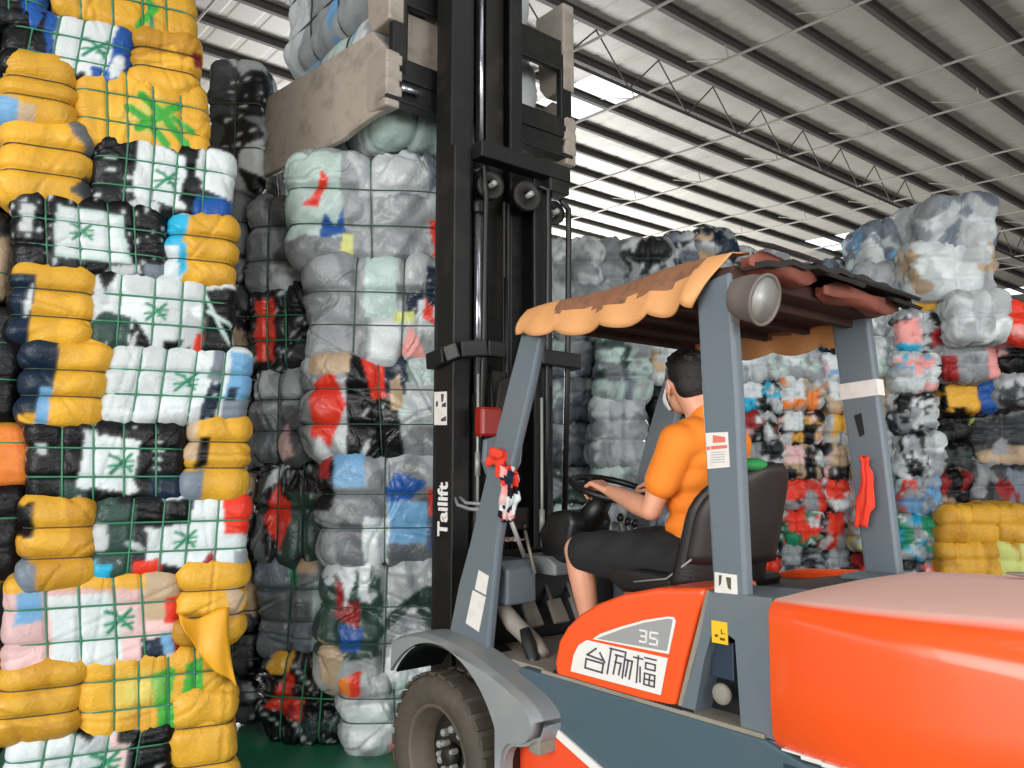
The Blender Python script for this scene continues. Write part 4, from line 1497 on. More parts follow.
# lift cylinders: dark barrels below, chrome rods above
for x in (.37, .845):
    yc = 1.80
    mb = MB()
    mb.tube([(x, yc, .35), (x, yc, 2.02 if x > .5 else 1.95)], .036, 18)
    cy_ = mb.build('lift_cylinder', M['black2'], mast, smooth=True)
    mb = MB()
    mb.tube([(x, yc, 1.9), (x, yc, 2.95)], .019, 16)
    mb.build('chrome_rod', M['chrome'], cy_, smooth=True)
    mb = MB()
    mb.lathe([(.001, .06), (.03, .06), (.036, .045), (.036, 0), (.03, -.015), (.001, -.015)], (x, yc, 2.93), (0, 0, 1), 18)
    mb.build('rod_head', M['black'], cy_, smooth=True)
mb = MB()
mb.tube([(.52, 1.98, 3.2), (.52, 1.98, 4.9)], .016, 14)
mb.build('chrome_rod', M['chrome'], mast, smooth=True)
mb = MB()
mb.tube([(.515, 1.98, .6), (.515, 1.98, 3.3)], .05, 18)
mb.build('centre_cylinder', M['black2'], mast, smooth=True)
# chain wheels below the crossbar, and the hose wheel outside
for (x, z, r, yy) in ((.43, 3.08, .075, 1.72), (.69, 3.08, .085, 1.72), (.90, 3.03, .07, 1.74)):
    mb = MB()
    mb.lathe([(.025, .02), (r * .8, .02), (r, .028), (r, -.028), (r * .8, -.02), (.025, -.02)], (x, yy + .06, z), (.2, 1, 0), 28, closed_prof=True)
    pw = mb.build('chain_wheel', M['black2'], mast, smooth=True)
    mb = MB()
    mb.tube([(x - .01, yy, z), (x + .02, yy + .12, z)], .016, 12)
    mb.build('wheel_pin', M['nut'], pw, smooth=True)
for x, z0, z1 in ((.445, 1.0, 3.05), (.475, 1.0, 3.05), (.60, 1.0, 3.05), (.63, 1.0, 3.05)):
    mb = MB()
    mb.tube([(x, 1.87, z0), (x, 1.87, z1)], .011, 6)
    mb.build('lift_chain', M['black2'], mast)
for (pts, r) in (([(.90, 1.72, 3.09), (.965, 1.73, 3.05), (.975, 1.74, 2.9), (.97, 1.75, 2.2), (.96, 1.78, 1.2)], .017),
                 ([(.30, 1.74, 3.12), (.34, 1.72, 3.15), (.355, 1.71, 3.0), (.35, 1.72, 2.2), (.345, 1.76, 1.0)], .015),
                 ([(.74, 1.73, 3.14), (.79, 1.71, 3.12), (.80, 1.72, 2.9), (.80, 1.74, 1.8), (.79, 1.76, 1.0)], .015),
                 ([(.41, 1.75, 2.1), (.42, 1.72, 1.7), (.40, 1.74, 1.3), (.43, 1.76, .9)], .011),
                 ([(.56, 1.80, 2.6), (.55, 1.78, 2.1), (.58, 1.80, 1.5), (.55, 1.78, 1.0)], .012)):
    mb = MB()
    mb.tube(pts, r, 10)
    mb.build('hydraulic_hose', M['hose'], mast, smooth=True)
# thin pipe with fitting on the left, and on the right
for x, y, z0, z1 in ((.33, 1.74, 1.25, 2.05), (.745, 1.72, .95, 1.95)):
    mb = MB()
    mb.tube([(x, y, z0), (x, y, z1)], .008, 8)
    pp = mb.build('steel_pipe', M['nut'], mast, smooth=True)
    mb = MB()
    mb.tube([(x, y, z0 + .28), (x, y, z0 + .40)], .015, 8)
    mb.build('pipe_fitting', M['nut'], pp, smooth=True)
# box behind the lower bracket and the red lamp
mb = MB()
mb.box((.47, 1.80, 1.98), (.12, .10, .20))
mb.build('valve_block', M['black2'], mast, bevel=.01)
mb = MB()
mb.prism([(.46, 1.72, 2.02), (.56, 1.72, 2.06), (.53, 1.72, 1.86), (.43, 1.72, 1.84)], (0, .05, 0))
mb.build('bracket_plate', M['black2'], mast, bevel=.005)
mb = MB()
mb.box((.335, 1.66, 1.80), (.13, .07, .15))
mb.build('red_lamp', M['red_plastic'], FK, bevel=.015)
mb = MB()
mb.prism([(.29, 1.62, 1.71), (.37, 1.62, 1.73), (.36, 1.62, 1.56), (.31, 1.62, 1.53), (.28, 1.62, 1.60)], (0, .03, 0))
mb.build('side_mirror', M['steel_blue'], FK, bevel=.008)
mb = MB()
mb.tube([fl(455, 497, v=.22), fl(458, 505, v=.20), fl(470, 509, v=.2), fl(483, 510, v=.2)], .009, 8)
mb.tube([fl(460, 497, v=.22), fl(466, 503, v=.2), fl(483, 504, v=.2)], .008, 8)
mb.build('wire_loop', M['grey'], FK, smooth=True)
# lower junk on the mast foot
mb = MB()
mb.ellipsoid((.33, 1.72, .96), (.06, .05, .05), n=14, m=10)
mb.ellipsoid((.40, 1.71, .88), (.05, .05, .06), n=14, m=10)
mb.bar((.25, 1.72, .9), (.48, 1.72, 1.02), .06, .05)
mb.build('tilt_knuckle', M['dusty'], mast, smooth=True)
# sticker and lettering on the left rail's outer web
mb = MB()
mb.prism(side([(434.5, 392), (447, 391.5), (447, 425), (434.5, 425)], .1945), (-.002, 0, 0))
sk = mb.build('mast_sticker', M['paper'], rl)
mb = MB()
for q in ([(441, 394), (444, 394), (443, 402), (441.5, 402)], [(442, 404), (446, 402), (446, 407), (442, 407)], [(441, 419), (446, 416), (446, 421), (441, 421.5)], [(436, 402), (438, 401), (438, 406), (436, 407)]):
    mb.prism(side(q, .192), (-.001, 0, 0))
mb.build('sticker_print', M['ink'], sk)
a_ = fl(448.5, 537, v=.193)
b_ = fl(448.5, 466, v=.193)
zlen = b_.z - a_.z
# letters run upwards along the rail: local x -> +z, local y -> -y of the truck is towards the camera's left
mt = Matrix(((0, 0, -1, .1935), (0, 1, 0, a_.y + .015), (1, 0, 0, a_.z), (0, 0, 0, 1)))
txt('Tailift', .118, 'lettering', M['white'], rl, mt, bold=.0035)

# ------------------------------------------------------------------ carriage and clamp arms
car = empty('clamp_carriage', (0, 0, 0), parent=FK)


def cbar(a, b, w, h, name, m=None, par=None, bevel=.01):
    mb = MB()
    mb.bar(a, b, w, h)
    return mb.build(name, m or M['black'], par or car, bevel=bevel)


cbar((.0, 2.17, 3.66), (1.36, 2.17, 3.66), .10, .13, 'lower_slide_beam')
cbar((.0, 2.17, 4.28), (1.36, 2.17, 4.28), .10, .16, 'upper_slide_beam')
mb = MB()                                                             # frame plate with windows
for x0, x1 in ((.01, .44), (.66, 1.36)):
    xs = [x0, x0 + .10, x1 - .10, x1]
    mb.box(((xs[0] + xs[1]) / 2, 2.13, 3.97), (xs[1] - xs[0], .05, .52))
    mb.box(((xs[2] + xs[3]) / 2, 2.13, 3.97), (xs[3] - xs[2], .05, .52))
    mb.box(((x0 + x1) / 2, 2.13, 3.76), (x1 - x0, .05, .13))
    mb.box(((x0 + x1) / 2, 2.13, 4.20), (x1 - x0, .05, .12))
mb.build('carriage_plate', M['black'], car, bevel=.012)
cbar((.05, 2.20, 4.0), (.42, 2.20, 4.0), .04, .30, 'inner_guard', M['clamp'])
cbar((.44, 2.14, 3.6), (.44, 2.14, 4.5), .06, .09, 'carriage_post')
cbar((.64, 2.14, 3.6), (.64, 2.14, 4.5), .06, .09, 'carriage_post')
cbar((-.03, 2.14, 3.575), (1.36, 2.14, 3.575), .09, .03, 'bottom_plate')
mb = MB()
mb.tube([(.06, 2.09, 3.64), (.18, 2.085, 3.64)], .016, 10)
mb.build('grease_pipe', M['chrome'], car, smooth=True)

for sgn, vx in ((1, 0.0), (-1, 1.36)):
    arm = empty('clamp_arm', (0, 0, 0), parent=FK)
    e = .22 * sgn
    # long pad: thick plate with lifted front
    mb = MB()
    near = [(2.14, 3.53), (2.14, 3.86), (2.20, 3.93), (2.28, 4.02), (3.46, 3.97), (3.50, 3.90), (3.50, 3.50), (3.44, 3.44), (2.55, 3.46), (2.32, 3.51)]
    A_ = [Vector((vx - e * max(0, (y - 2.14) / 1.3), y, z)) for y, z in near]
    mb.prism(A_, (.045 * sgn, 0, 0))
    pad = mb.build('clamp_pad', M['clamp'], arm, bevel=.010, seg=2)
    mb = MB()
    mb.prism([Vector((vx - sgn * .03, y, z)) for y, z in ((2.10, 3.52), (2.10, 3.84), (2.16, 3.88), (2.33, 3.86), (2.36, 3.78), (2.34, 3.60), (2.30, 3.54))], (.09 * sgn, 0, 0))
    mb.build('arm_knuckle', M['clamp'], arm, bevel=.014)
    mb = MB()
    for i in range(3):
        mb.box((vx + sgn * .02, 2.12, 3.62 + i * .09), (.105, .045, .06))
    mb.build('arm_rib', M['clamp'], arm, bevel=.01)
    mb = MB()
    mb.prism([Vector((vx - sgn * .02, y, z)) for y, z in ((2.10, 4.02), (2.10, 4.62), (2.38, 4.62), (2.34, 4.10), (2.28, 4.02))], (.10 * sgn, 0, 0))
    mb.build('upper_arm_plate', M['clamp'], arm, bevel=.012)

# ------------------------------------------------------------------ the held bales
def heldbale(v0, v1, u0, u1, z0, z1, base, seed, paint, label, rings=(2, 2, 2)):
    c = W((v0 + v1) / 2, (u0 + u1) / 2, z0)
    return bale('clothing_bale', tuple(c), YAW, v1 - v0, u1 - u0, z1 - z0, rings, base, seed, paint, label=label, group='bales held up by the clamp',
                nseed=28, step=.016, puff=.035, rnd=.10, wr=1.1, pw=4, strap_m=M['strap_dark'])


heldbale(.09, 1.27, 2.36, 3.55, 3.50, 4.28, 'WwGMb', 301, [], 'pale bale gripped between the clamp arms, underside showing below the carriage', rings=(4, 2, 1))
heldbale(.06, 1.25, 2.40, 3.66, 4.29, 5.1, 'GwWbGT', 302, [], 'upper pale bale on the clamp, its grey side bulging above the arm')

# ------------------------------------------------------------------ the driver
DRV = empty('person', (0, 0, 0), 0, 'driver in an orange T-shirt and dark shorts steering the forklift', 'person')
DRV.matrix_world = Matrix.Translation(tuple(BO)) @ Matrix.Rotation(YAW, 4, 'Z')
V = Vector
HC = V((.495, .545, 1.905))                                          # head centre
HR = Matrix.Rotation(math.radians(-30), 3, 'Z') @ Matrix.Rotation(math.radians(-4), 3, 'X')


def hd(x, y, z):
    return HC + HR @ V((x, y, z))


body = MB()
# skull, jaw, face
body.ellipsoid(hd(0, -.012, .030), (.076, .096, .098), HR, 28, 20)
body.ellipsoid(hd(0, .030, -.040), (.060, .062, .075), HR, 24, 16)
body.ellipsoid(hd(0, .048, -.085), (.034, .034, .028), HR)
body.capsule(hd(0, .088, .012), hd(0, .108, -.028), .010, .015)
body.capsule(hd(-.03, .080, .030), hd(.03, .080, .030), .012, .012)
for s_ in (-1, 1):
    body.ellipsoid(hd(s_ * .042, .058, -.025), (.024, .025, .026), HR)
    body.ellipsoid(hd(s_ * .079, -.012, -.012), (.010, .022, .034), HR, 16, 12)
    body.ellipsoid(hd(s_ * .075, -.004, -.034), (.010, .012, .014), HR, 12, 8)
body.capsule(hd(-.016, .088, -.056), hd(.016, .088, -.056), .010, .010)
# neck and trunk
body.chain([hd(0, -.035, -.03), V((.495, .475, 1.785)), V((.495, .455, 1.70))], [.060, .056, .075])
body.chain([V((.40, .44, 1.68)), V((.59, .44, 1.68))], [.07, .07])
for (z, rx, ry, y) in ((1.60, .165, .105, .465), (1.50, .160, .105, .475), (1.40, .148, .105, .475), (1.30, .150, .110, .465), (1.22, .160, .120, .45)):
    body.ellipsoid((.5, y, z), (rx, ry, .09), n=28, m=16)
LS, LE, LW = V((.315, .445, 1.665)), V((.275, .55, 1.405)), V((.352, .835, 1.472))
RS, RE, RW = V((.675, .445, 1.665)), V((.745, .575, 1.42)), V((.645, .79, 1.46))
for S_, E_, W_ in ((LS, LE, LW), (RS, RE, RW)):
    body.chain([S_ + (V((.5, .45, 1.67)) - S_) * .2, S_, S_.lerp(E_, .5), E_, E_.lerp(W_, .3), W_], [.055, .056, .047, .041, .044, .029])
# legs: bare knees and shins
LH, LK, LA = V((.40, .47, 1.215)), V((.275, .955, 1.225)), V((.300, .90, .865))
RH, RK, RA = V((.60, .47, 1.215)), V((.66, .96, 1.225)), V((.66, 1.02, .85))
for H_, K_, A_ in ((LH, LK, LA), (RH, RK, RA)):
    body.chain([H_, H_.lerp(K_, .5), K_, K_.lerp(A_, .3), K_.lerp(A_, .7), A_], [.088, .078, .060, .058, .043, .036])
    body.chain([A_ + V((0, -.03, -.045)), A_ + V((0, .07, -.055)), A_ + V((0, .16, -.068))], [.032, .036, .024])


def hand(wrist, fwd, up, side_):
    """palm with four curled fingers of different lengths and a thumb from the palm's edge"""
    f = fwd.normalized() * 1.12
    s = (side_ - f * (side_.dot(f) / f.dot(f))).normalized() * 1.1
    u = s.cross(f) if s.cross(f).dot(up) > 0 else f.cross(s)
    for k in range(4):
        o = (k - 1.5) * .0195
        a = wrist + f * .012 + s * o * .55
        kn = wrist + f * (.088 - .004 * abs(k - 1.3)) + s * o + u * .008
        body.capsule(a, kn, .0165, .0125, 10)
        ln = (.040, .045, .042, .033)[k]
        p1 = kn + f * ln * .75 - u * ln * .55
        p2 = p1 + f * ln * .10 - u * ln * .70
        p3 = p2 - f * ln * .40 - u * ln * .25
        body.chain([kn, p1, p2, p3], [.0115, .0098, .0090, .0078], 10)
    b = wrist + f * .025 + s * -.022
    t1 = b + f * .035 - s * .028 - u * .010
    t2 = t1 + f * .030 - s * .006 - u * .014
    body.chain([b, t1, t2], [.0155, .0115, .0090], 10)


rimL = SWC + sx * -.150 + sy * -.08
hand(LW, (SWC + sx * -.145 + sy * .085 + SWN * .03) - LW, V((0, -.2, 1)), V((-1, .25, 0)))
hand(RW, (SWC + sx * .14 + sy * .045 + SWN * .035) - RW, V((0, -.2, 1)), V((1, .25, 0)))
bd = body.build('body', M['skin'], DRV, remesh=.0055, relax=6)
mb = MB()
for s_ in (-1, 1):
    mb.ellipsoid(hd(s_ * .031, .083, .012), (.012, .009, .008), HR, 12, 8)
mb.build('eyes', M['eye'], DRV, smooth=True)
mb = MB()
mb.ellipsoid(hd(0, -.022, .052), (.085, .102, .092), HR, 32, 24)
mb.ellipsoid(hd(0, -.062, .005), (.070, .058, .085), HR, 24, 16)
mb.ellipsoid(hd(0, .045, .085), (.060, .050, .042), HR, 20, 14)
for s_ in (-1, 1):
    mb.ellipsoid(hd(s_ * .066, .012, .030), (.016, .022, .036), HR, 14, 10)
rs = np.random.default_rng(3)
for k in range(60):
    a, b = rs.uniform(-PI, PI), rs.uniform(.1, 1.25)
    d = V((math.sin(b) * math.cos(a), math.sin(b) * math.sin(a), math.cos(b)))
    p = V((d.x * .084, -.022 + d.y * .100, .052 + d.z * .090))
    mb.ellipsoid(hd(*p), (.014, .014, .010), HR, 8, 6)
mb.build('hair', M['hair'], DRV, remesh=.006, relax=3)
mb = MB()                                                              # face mask hooked over the cheek
rows = []
for t in np.linspace(0, 1, 10):
    z = -.005 - .095 * t
    row = []
    for a in np.linspace(-1.25, 1.25, 22):
        rr = .074 + .022 * math.cos(a) ** 2 + (.016 * math.sin(t * PI) if abs(a) < .8 else .006 * math.sin(t * PI))
        rr -= .018 * t * t
        row.append(hd(math.sin(a) * rr * .98, .012 + math.cos(a) * rr * 1.12, z))
    rows.append(row)
mb.loft(rows, cap=False, closed=False)
mk = mb.build('face_mask', M['mask'], DRV, smooth=True)
md = mk.modifiers.new('t', 'SOLIDIFY')
md.thickness = .003
mb = MB()
for s_ in (-1, 1):
    mb.tube([hd(s_ * .069, .040, -.01), hd(s_ * .080, .008, .004), hd(s_ * .084, -.02, .012), hd(s_ * .083, -.035, -.01), hd(s_ * .076, -.01, -.045), hd(s_ * .066, .03, -.075)], .0018, 6)
mb.build('mask_loop', M['mask'], DRV, smooth=True)
# T-shirt
mb = MB()
for (z, rx, ry, y) in ((1.655, .155, .090, .45), (1.60, .185, .120, .465), (1.52, .180, .122, .475), (1.43, .168, .124, .48), (1.34, .166, .130, .478), (1.26, .176, .142, .462)):
    mb.ellipsoid((.5, y, z), (rx, ry, .085), n=28, m=16)
mb.chain([V((.40, .443, 1.685)), V((.59, .443, 1.685))], [.083, .083])
mb.capsule(V((.495, .455, 1.765)), V((.5, .452, 1.66)), .064, .095)
for S_, E_ in ((LS, LE), (RS, RE)):
    mb.chain([S_ + (V((.5, .45, 1.66)) - S_) * .35, S_, S_.lerp(E_, .58)], [.080, .073, .070])
sh = mb.build('t_shirt', M['shirt'], DRV, remesh=.009, relax=8)
me = sh.data
kz = rs.normal(size=(6, 3)) * 22
for v_ in me.vertices:                                                 # cloth folds
    c_ = v_.co
    w_ = sum(math.sin(c_.dot(Vector(k)) + i) for i, k in enumerate(kz)) / 6
    fold = .004 * w_ + .006 * math.sin(c_.z * 42 + c_.x * 18 + c_.y * 25) * max(0, min(1, (1.45 - c_.z) * 5))
    v_.co = c_ + v_.normal * fold
# shorts
mb = MB()
mb.ellipsoid((.5, .46, 1.205), (.175, .150, .105), n=28, m=16)
for H_, K_ in ((LH, LK), (RH, RK)):
    mb.chain([H_, H_.lerp(K_, .5), H_.lerp(K_, .93)], [.106, .100, .082])
    mb.chain([H_.lerp(K_, .5) - V((0, 0, .035)), H_.lerp(K_, .93) - V((0, .01, .025))], [.08, .072])
so = mb.build('shorts', M['shorts'], DRV, remesh=.009, relax=6)
for v_ in so.data.vertices:
    c_ = v_.co
    v_.co = c_ + v_.normal * (.004 * math.sin(c_.y * 45 + c_.z * 30) + .003 * math.sin(c_.x * 60 + c_.y * 22))
for A_ in (LA, RA):
    mb = MB()
    mb.chain([A_ + V((0, -.05, -.066)), A_ + V((0, .06, -.070)), A_ + V((0, .16, -.078))], [.03, .04, .034])
    shoe = mb.build('sandal', M['shoe'], DRV, remesh=.006, relax=2)

# ------------------------------------------------------------------ cloths tied to the pillars
def cloth(pts, widths, thick, name, m, label, seed=0, n=14):
    """a hanging gathered cloth: a chain of flattened folded sections, in truck coordinates"""
    mb = MB()
    R = np.random.default_rng(seed)
    rings = []
    ph = R.uniform(0, 6.28, 4)
    fine = []
    for k in range(len(pts) - 1):
        for t in np.linspace(0, 1, 8)[:-1]:
            fine.append((Vector(pts[k]).lerp(Vector(pts[k + 1]), t), widths[k] + (widths[k + 1] - widths[k]) * t))
    fine.append((Vector(pts[-1]), widths[-1]))
    for k, (p, w) in enumerate(fine):
        ring = []
        for i in range(40):
            a = 2 * PI * i / 40
            fr_ = 1 + .30 * math.sin(5 * a + ph[0] + k * .10) + .16 * math.sin(9 * a + ph[1] - k * .17) + .12 * math.sin(k * .7 + ph[2])
            ring.append(p + Vector((math.cos(a) * thick * fr_, math.sin(a) * w * fr_, .006 * math.sin(3 * a + k))))
        rings.append(ring)
    mb.loft(rings)
    o = mb.build(name, m, None, smooth=True)
    o.data.transform(Matrix.Translation(tuple(BO)) @ Matrix.Rotation(YAW, 4, 'Z'))
    tag(o, label, 'cloth')
    return o


a_ = fl(864, 457, v=.90)
b_ = fl(867, 478, v=.895)
c_ = fl(864, 505, v=.89)
d_ = fl(861, 526, v=.885)
cloth([a_, a_.lerp(b_, .3), b_, c_, d_], [.014, .012, .018, .027, .020], .013, 'red_cloth', M['red_cloth'], 'red cloth hanging from the rear pillar farthest from the driver', 4)
mb = MB()
RR = random.Random(5)
kc = fl(499, 458, v=-.012)
for k in range(16):
    p = kc + Vector((RR.uniform(-.03, .05), RR.uniform(-.05, .05), RR.uniform(-.025, .028)))
    mb.ellipsoid(p, (RR.uniform(.015, .03), RR.uniform(.018, .034), RR.uniform(.012, .022)), Matrix.Rotation(RR.uniform(0, 3), 3, (RR.random(), RR.random(), RR.random())), 10, 8)
for k in range(3):
    mb.capsule(kc, kc + Vector((-.02, RR.uniform(-.07, .03), -.06 - .015 * k)), .016, .010, 8)
o = mb.build('red_rag', M['red_cloth'], None, remesh=.006, relax=2)
o.data.transform(Matrix.Translation(tuple(BO)) @ Matrix.Rotation(YAW, 4, 'Z'))
tag(o, 'red rag knotted round the front pillar', 'cloth')


def printed(o, pal, seed, cell=.03):
    me = o.data
    n = len(me.polygons)
    c_ = np.empty(n * 3)
    me.polygons.foreach_get('center', c_)
    c_ = c_.reshape(-1, 3)
    R = np.random.default_rng(seed)
    sd_ = c_[R.integers(0, n, max(12, int(n / 30)))]
    dd = np.linalg.norm(c_[:, None] - sd_[None], axis=2)
    cl = np.array([PLIN[x] for x in pal])[R.integers(0, len(pal), len(sd_))]
    cols = cl[np.argmin(dd, 1)]
    at = me.attributes.new('paint', 'FLOAT_COLOR', 'FACE')
    at.data.foreach_set('color', np.concatenate([cols, np.ones((n, 1))], 1).astype(np.float32).ravel())


a_, b_, c_, d_, e_ = fl(507, 466, v=-.02), fl(510, 480, v=-.01), fl(509, 497, v=0), fl(507, 513, v=0), fl(508, 521, v=0)
o = cloth([a_, b_, c_, d_, e_], [.020, .034, .040, .026, .012], .028, 'patterned_bag', M['cloth'], 'patterned cloth bag hanging below the knotted red rag', 9)
printed(o, 'RpWKRPWNP', 5)
# white-handled tool leaning from the bag down to the cowl
mb = MB()
mb.tube([fl(509, 515, v=.02), fl(524, 556, v=.15)], .010, 8)
o = mb.build('tool_handle', M['nut'], None, smooth=True)
o.data.transform(Matrix.Translation(tuple(BO)) @ Matrix.Rotation(YAW, 4, 'Z'))
tag(o, 'grey rod leaning between the patterned bag and the dashboard', 'rod')
# patterned seat-cloth bundle behind the front pillar
a_, b_ = fl(490, 537, v=.12), fl(515, 540, v=.14)
o = cloth([a_, a_.lerp(b_, .5), b_], [.03, .05, .03], .04, 'cloth_bundle', M['cloth'], 'beige and pink cloth bundle lying on the cowl behind the front pillar', 12)
printed(o, 'TPWTDp', 8)
mb = MB()
mb.ellipsoid((.40, .17, 1.578), (.06, .045, .026), n=20, m=10)
o = mb.build('green_cloth', mat('green_cloth', '#2a8a45', .7), None, smooth=True)
o.data.transform(Matrix.Translation(tuple(BO)) @ Matrix.Rotation(YAW, 4, 'Z'))
tag(o, 'small green cloth on the top of the driver\'s seat', 'cloth')

# ------------------------------------------------------------------ bale stacks at the back of the hall
names = {'G': 'grey', 'g': 'grey', 'W': 'white', 'w': 'white', 'K': 'black', 'k': 'black', 'R': 'red', 'C': 'turquoise', 'B': 'blue', 'Y': 'yellow', 'P': 'pink', 'T': 'beige', 'S': 'steel grey', 'b': 'light blue', 'D': 'dark grey', 'O': 'orange', 'N': 'navy', 'q': 'dark green', 'M': 'pale green', 'p': 'salmon', 'r': 'dark red', 'Z': 'black', 'L': 'lime', 'V': 'green', 'E': 'green', 'y': 'yellow'}
ORD = ['top', 'second', 'third', 'fourth', 'fifth', 'sixth', 'seventh', 'eighth', 'ninth', 'tenth', 'eleventh', 'twelfth']


def col_stack(Y, x0, x1, rows, where, group, rings=(2, 1, 2), ang=0.0, step=.016, far=True, depth=.5, seed=0, puff=.03, nseed=34, strap=False, dx=0.03):
    """one upright column of bales; rows = [(top y, bottom y, palette, paint)] in the photo, all standing at distance Y"""
    pl = Plane(((x0 + x1) / 2 * 0, Y), (math.cos(ang), math.sin(ang)))
    out = []
    R = random.Random(seed)
    for i, row in enumerate(rows):
        y0, y1, base = row[:3]
        paint = row[3] if len(row) > 3 else ()
        seen = []
        for ch in base:
            if names[ch] not in seen:
                seen.append(names[ch])
        desc = ' and '.join(seen[:2])
        lab = row[4] if len(row) > 4 else '%s bale, %s in the column %s' % (desc, ORD[i], where)
        j = R.uniform(-1, 1) * 3
        o = put(pl, (x0 + j, y0, x1 + j, y1), depth, rings, base, seed * 50 + i + 1000, paint, label=lab, group=group, nseed=nseed, step=step,
                straps=strap, m=M['bale_far'], puff=puff, rnd=.06, wr=1.5, inset=R.uniform(0, dx), tight=.02, speck=.12, scraps=.22, pw=3.0)
        out.append(o)
    return out


def rows_down(y0, h, n, pals, seed, Yd, jit=3):
    """n rows from y0 down, then plain ones to the floor"""
    R = random.Random(seed)
    out = []
    y = y0
    yfloor = 470 + CAM_H * 800 / Yd - 2
    i = 0
    while y < yfloor - h * .45:
        y2 = y + h + R.uniform(-jit, jit)
        if yfloor - y2 < h * .5:
            y2 = yfloor + 6
        out.append([y, y2, pals[i % len(pals)]])
        y = y2
        i += 1
    return out


GB = 'bales stacked at the back of the hall'
Pl = lambda c, x0, z0, x1, z1: ('poly', c, P4(x0, z0, x1, z1))
# seen through the cab, between mast and driver
r = rows_down(338, 42, 6, ['MqSG', 'GMSq', 'SDGq', 'GSqD', 'MSGD', 'DkGw', 'kDGw'], 1, 7.0)
col_stack(7.0, 522, 598, r, 'just right of the mast', GB, seed=1)
r = rows_down(335, 62, 6, ['MSqG', 'WwGG', 'wGGM', 'GwWD', 'kDGW'], 2, 6.7)
r[1].append([]); r[1].append('pale bale of three thick rolls, seen between mast and driver')
r[2].append([]); r[2].append('grey-green bale with upright folds, seen over the steering wheel')
col_stack(6.7, 597, 648, r, 'between mast and driver', GB, seed=2, rings=(1, 1, 2), puff=.06)
r = rows_down(338, 48, 6, ['WTGw', 'KZkK', 'GDSk', 'SGwD', 'kDwG', 'DwGk'], 3, 7.0)
col_stack(7.0, 648, 702, r, 'behind the driver\'s head', GB, seed=3)
r = rows_down(338, 48, 6, ['WTGw', 'KZkK', 'GDSk', 'SGwD', 'kDwG', 'DwGk'], 31, 7.4)
col_stack(7.4, 700, 737, r, 'hidden by the near rear pillar', GB, seed=31)
# patchwork wall between the two rear pillars
pw = [['WKGw', 'WGMw', 'WwKC', 'rWPK', 'GDkw', 'DGkW', 'kGwR', 'KkZR', 'qMGK', 'DGwk', 'kKGD', 'DkGK'],
      ['GwMP', 'WMwG', 'WGTO', 'WPYK', 'PWTK', 'RKRG', 'RWKE', 'GkSK', 'KwMk', 'WGkD', 'RNqK', 'KDGk'],
      ['WbGK', 'WbPw', 'WpGT', 'YPWw', 'TPWk', 'RRKW', 'RwKG', 'GSwK', 'WGDk', 'NSqR', 'NRSk', 'KDGk']]
xs = [(735, 782), (781, 826), (825, 872)]
wh = ['beside the near rear pillar', 'midway between the two rear pillars', 'next to the far rear pillar']
for k in range(3):
    r = rows_down(312 + 3 * k, 33, 9, pw[k], 40 + k, 7.6)
    for q in r:
        h_ = R_ = random.Random(int(q[0] * 7 + k))
        c1 = h_.choice('RCYKWPB')
        x_ = h_.uniform(0, .6)
        q.append([('poly', q[2][-1], P4(x_, -.1, x_ + .3, .6)), ('poly', q[2][0], P4(.1, .4, .5, 1.1))])
    col_stack(7.6, xs[k][0], xs[k][1], r, wh[k], GB, seed=40 + k, rings=(2, 1, 2), nseed=60, puff=.04)
# right of the far pillar
r = rows_down(290, 44, 7, ['GwMW', 'wMGW', 'WbTw', 'wGKW', 'WCGT', 'WwGL', 'KRrk', 'RKkw'], 50, 7.3)
col_stack(7.3, 862, 902, r, 'just right of the far rear pillar', GB, seed=50, nseed=50)
r = rows_down(310, 42, 7, ['WwGK', 'pCWw', 'KkGW', 'wWGK', 'WRGb', 'GWCE', 'GRkw', 'KRGk'], 51, 7.1)
r[0].append([('poly', 'p', P4(.0, .2, .5, .8)), ('poly', 'r', P4(.75, .1, 1.1, .6)), ('poly', 'C', P4(-.1, -.1, .5, .18))])
col_stack(7.1, 901, 944, r, 'at the edge of the dark aisle', GB, seed=51, nseed=50)
